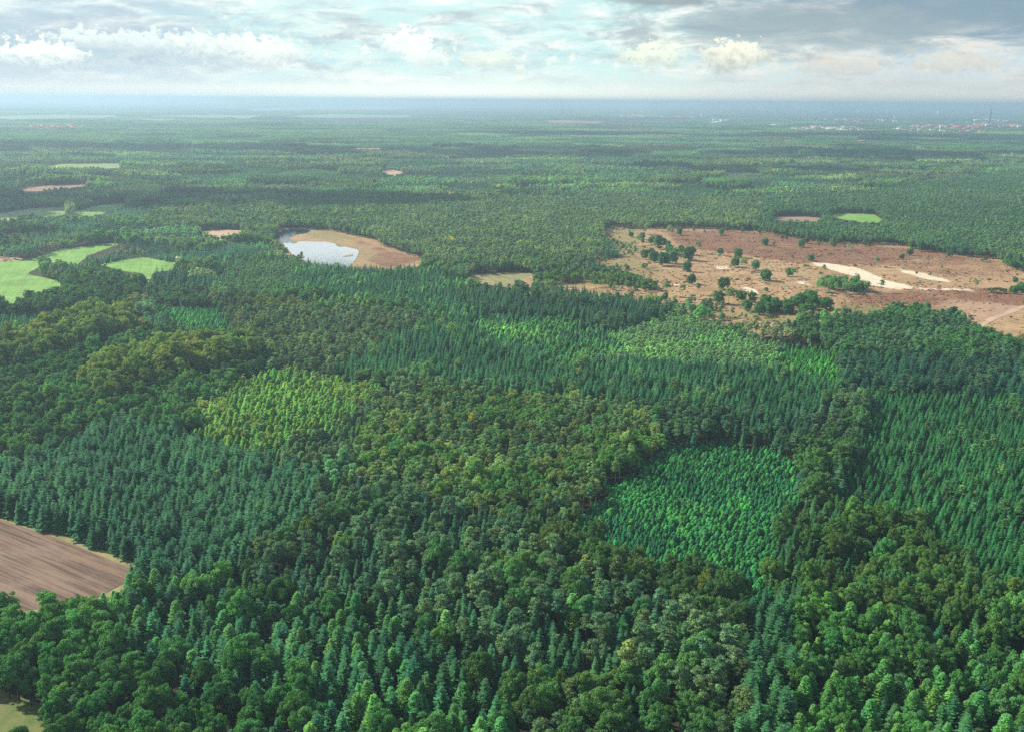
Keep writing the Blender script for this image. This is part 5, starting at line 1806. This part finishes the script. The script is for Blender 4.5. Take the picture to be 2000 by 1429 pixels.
# brown church with a slim spire
def church(px, py, body, spire_r, spire_h, tower_h, wall, roofm, label, nm='church'):
    x_, y_ = unproj(px, py, 3.0)
    o = bpy.data.objects.new(nm, None)
    COL.objects.link(o)
    o.location = (x_, y_, 0)
    tag(o, label, 'church' if nm == 'church' else 'town hall')
    L_, D_, H_ = body
    link('wall', MB().box(0.01, L_, -D_ / 2, D_ / 2, 0, H_).mesh('wall', wall), o)
    if nm == 'church':
        link('roof', MB().gable(0.01, L_ + .3, -D_ / 2 - .3, D_ / 2 + .3, H_ + .003, H_ + D_ * .6).mesh('roof', roofm), o)
    else:
        link('roof', MB().box(0.01, L_ + .3, -D_ / 2 - .3, D_ / 2 + .3, H_ + .003, H_ + 1).mesh('roof', roofm), o)
        link('wing', MB().box(-L_ * .8, -spire_r - .01, -D_ * .6, D_ * .4, 0, H_ * .7).mesh('wing', wall), o)
    link('tower', MB().box(-spire_r, 0, -spire_r / 2, spire_r / 2, 0, tower_h).mesh('tower', wall), o)
    if spire_h:
        sp = MB().lathe([(spire_r * .6, tower_h + .003), (spire_r * .3, tower_h + spire_h * .5), (0.1, tower_h + spire_h)], 8).mesh('spire', roofm)
        s_ = link('spire', sp, o)
        s_.location = (-spire_r / 2, 0, 0)
    return o


church(1697, 238, (55, 24, 18), 11, 30, 42, BRICK_W, GREY_R, 'brown church with slim dark spire behind the white row')
church(1748, 235, (40, 18, 16), 12, 0, 50, WHITE_W, CREAM_W, 'white town hall with a square tower among dark trees', 'town_hall')
church(1911, 252, (40, 18, 14), 9, 22, 26, BRICK_W, RED_R, 'brick church with twin-coloured spire in the red-roofed quarter')
church(1570, 233, (34, 18, 12), 10, 8, 32, CREAM_W, GREY_R, 'small pale church among the trees behind the villages')

# ------------------------------------------------------------------ unseen low clouds, added overhead to shade parts of the forest
m, t, b = new_mat('shade_cloud_white')
b.inputs['Base Color'].default_value = (0.85, 0.86, 0.88, 1)
b.inputs['Roughness'].default_value = 1.0
b.inputs['Specular IOR Level'].default_value = 0.0
SHADE_CLOUD = m


def shade_cloud_mesh(seed, a, b_, th):
    q = np.random.default_rng(seed)
    V, F, o = [], [], 0
    nu, nv = 14, 9
    for k in range(26):
        c = q.normal(size=2) * 0.42
        r = q.uniform(0.16, 0.42) * (1.15 - 0.5 * min(1, np.hypot(*c)))
        cx, cy, rr, rz = c[0] * a, c[1] * b_, r * min(a, b_) * 1.5, th * q.uniform(0.5, 1.1)
        for i in range(nv):
            ph = math.pi * i / (nv - 1) - math.pi / 2
            for j in range(nu):
                tt = 2 * math.pi * j / nu
                w_ = 1 + 0.28 * mnoise.noise(Vector((math.cos(tt) * 2 + k, math.sin(tt) * 2, ph * 2)))
                z = math.sin(ph) * rz * w_
                V.append((cx + math.cos(tt) * math.cos(ph) * rr * w_, cy + math.sin(tt) * math.cos(ph) * rr * w_, max(z, -0.2 * rz)))
        for i in range(nv - 1):
            for j in range(nu):
                F.append((o + i * nu + j, o + i * nu + (j + 1) % nu, o + (i + 1) * nu + (j + 1) % nu, o + (i + 1) * nu + j))
        o += nu * nv
    return mesh_from('shade_cloud', np.array(V), [np.array(F)], [SHADE_CLOUD])


CB = 950.0
for i, (px, py, a, b_) in enumerate(((1850, 302, 900, 420), (150, 385, 420, 200), (560, 385, 480, 170), (1500, 330, 700, 130), (900, 300, 900, 260), (1250, 262, 1500, 500),
                                     (560, 290, 800, 250), (1930, 268, 1200, 700), (120, 285, 700, 330))):
    x_, y_ = unproj(px, py, 10.0)
    o = link('shade_clouds', shade_cloud_mesh(60 + i, a, b_, 60), None, (x_ + sun_dir.x / sun_dir.z * CB, y_ + sun_dir.y / sun_dir.z * CB, CB))
    tag(o, kind='stuff')

# ------------------------------------------------------------------ haze
mh = bpy.data.materials.new('haze_air')
mh.use_nodes = True
nt = mh.node_tree
for n_ in list(nt.nodes):
    nt.nodes.remove(n_)
om = nt.nodes.new('ShaderNodeOutputMaterial')
pv = nt.nodes.new('ShaderNodeVolumePrincipled')
pv.inputs['Color'].default_value = (0.48, 0.70, 0.88, 1)
pv.inputs['Density'].default_value = 1.05e-4
pv.inputs['Anisotropy'].default_value = 0.35
nt.links.new(pv.outputs[0], om.inputs['Volume'])
hz_o = link('haze', MB().box(-60000, 60000, -2600, 61500, -1.0, 236.0).mesh('haze', mh))
tag(hz_o, kind='stuff')
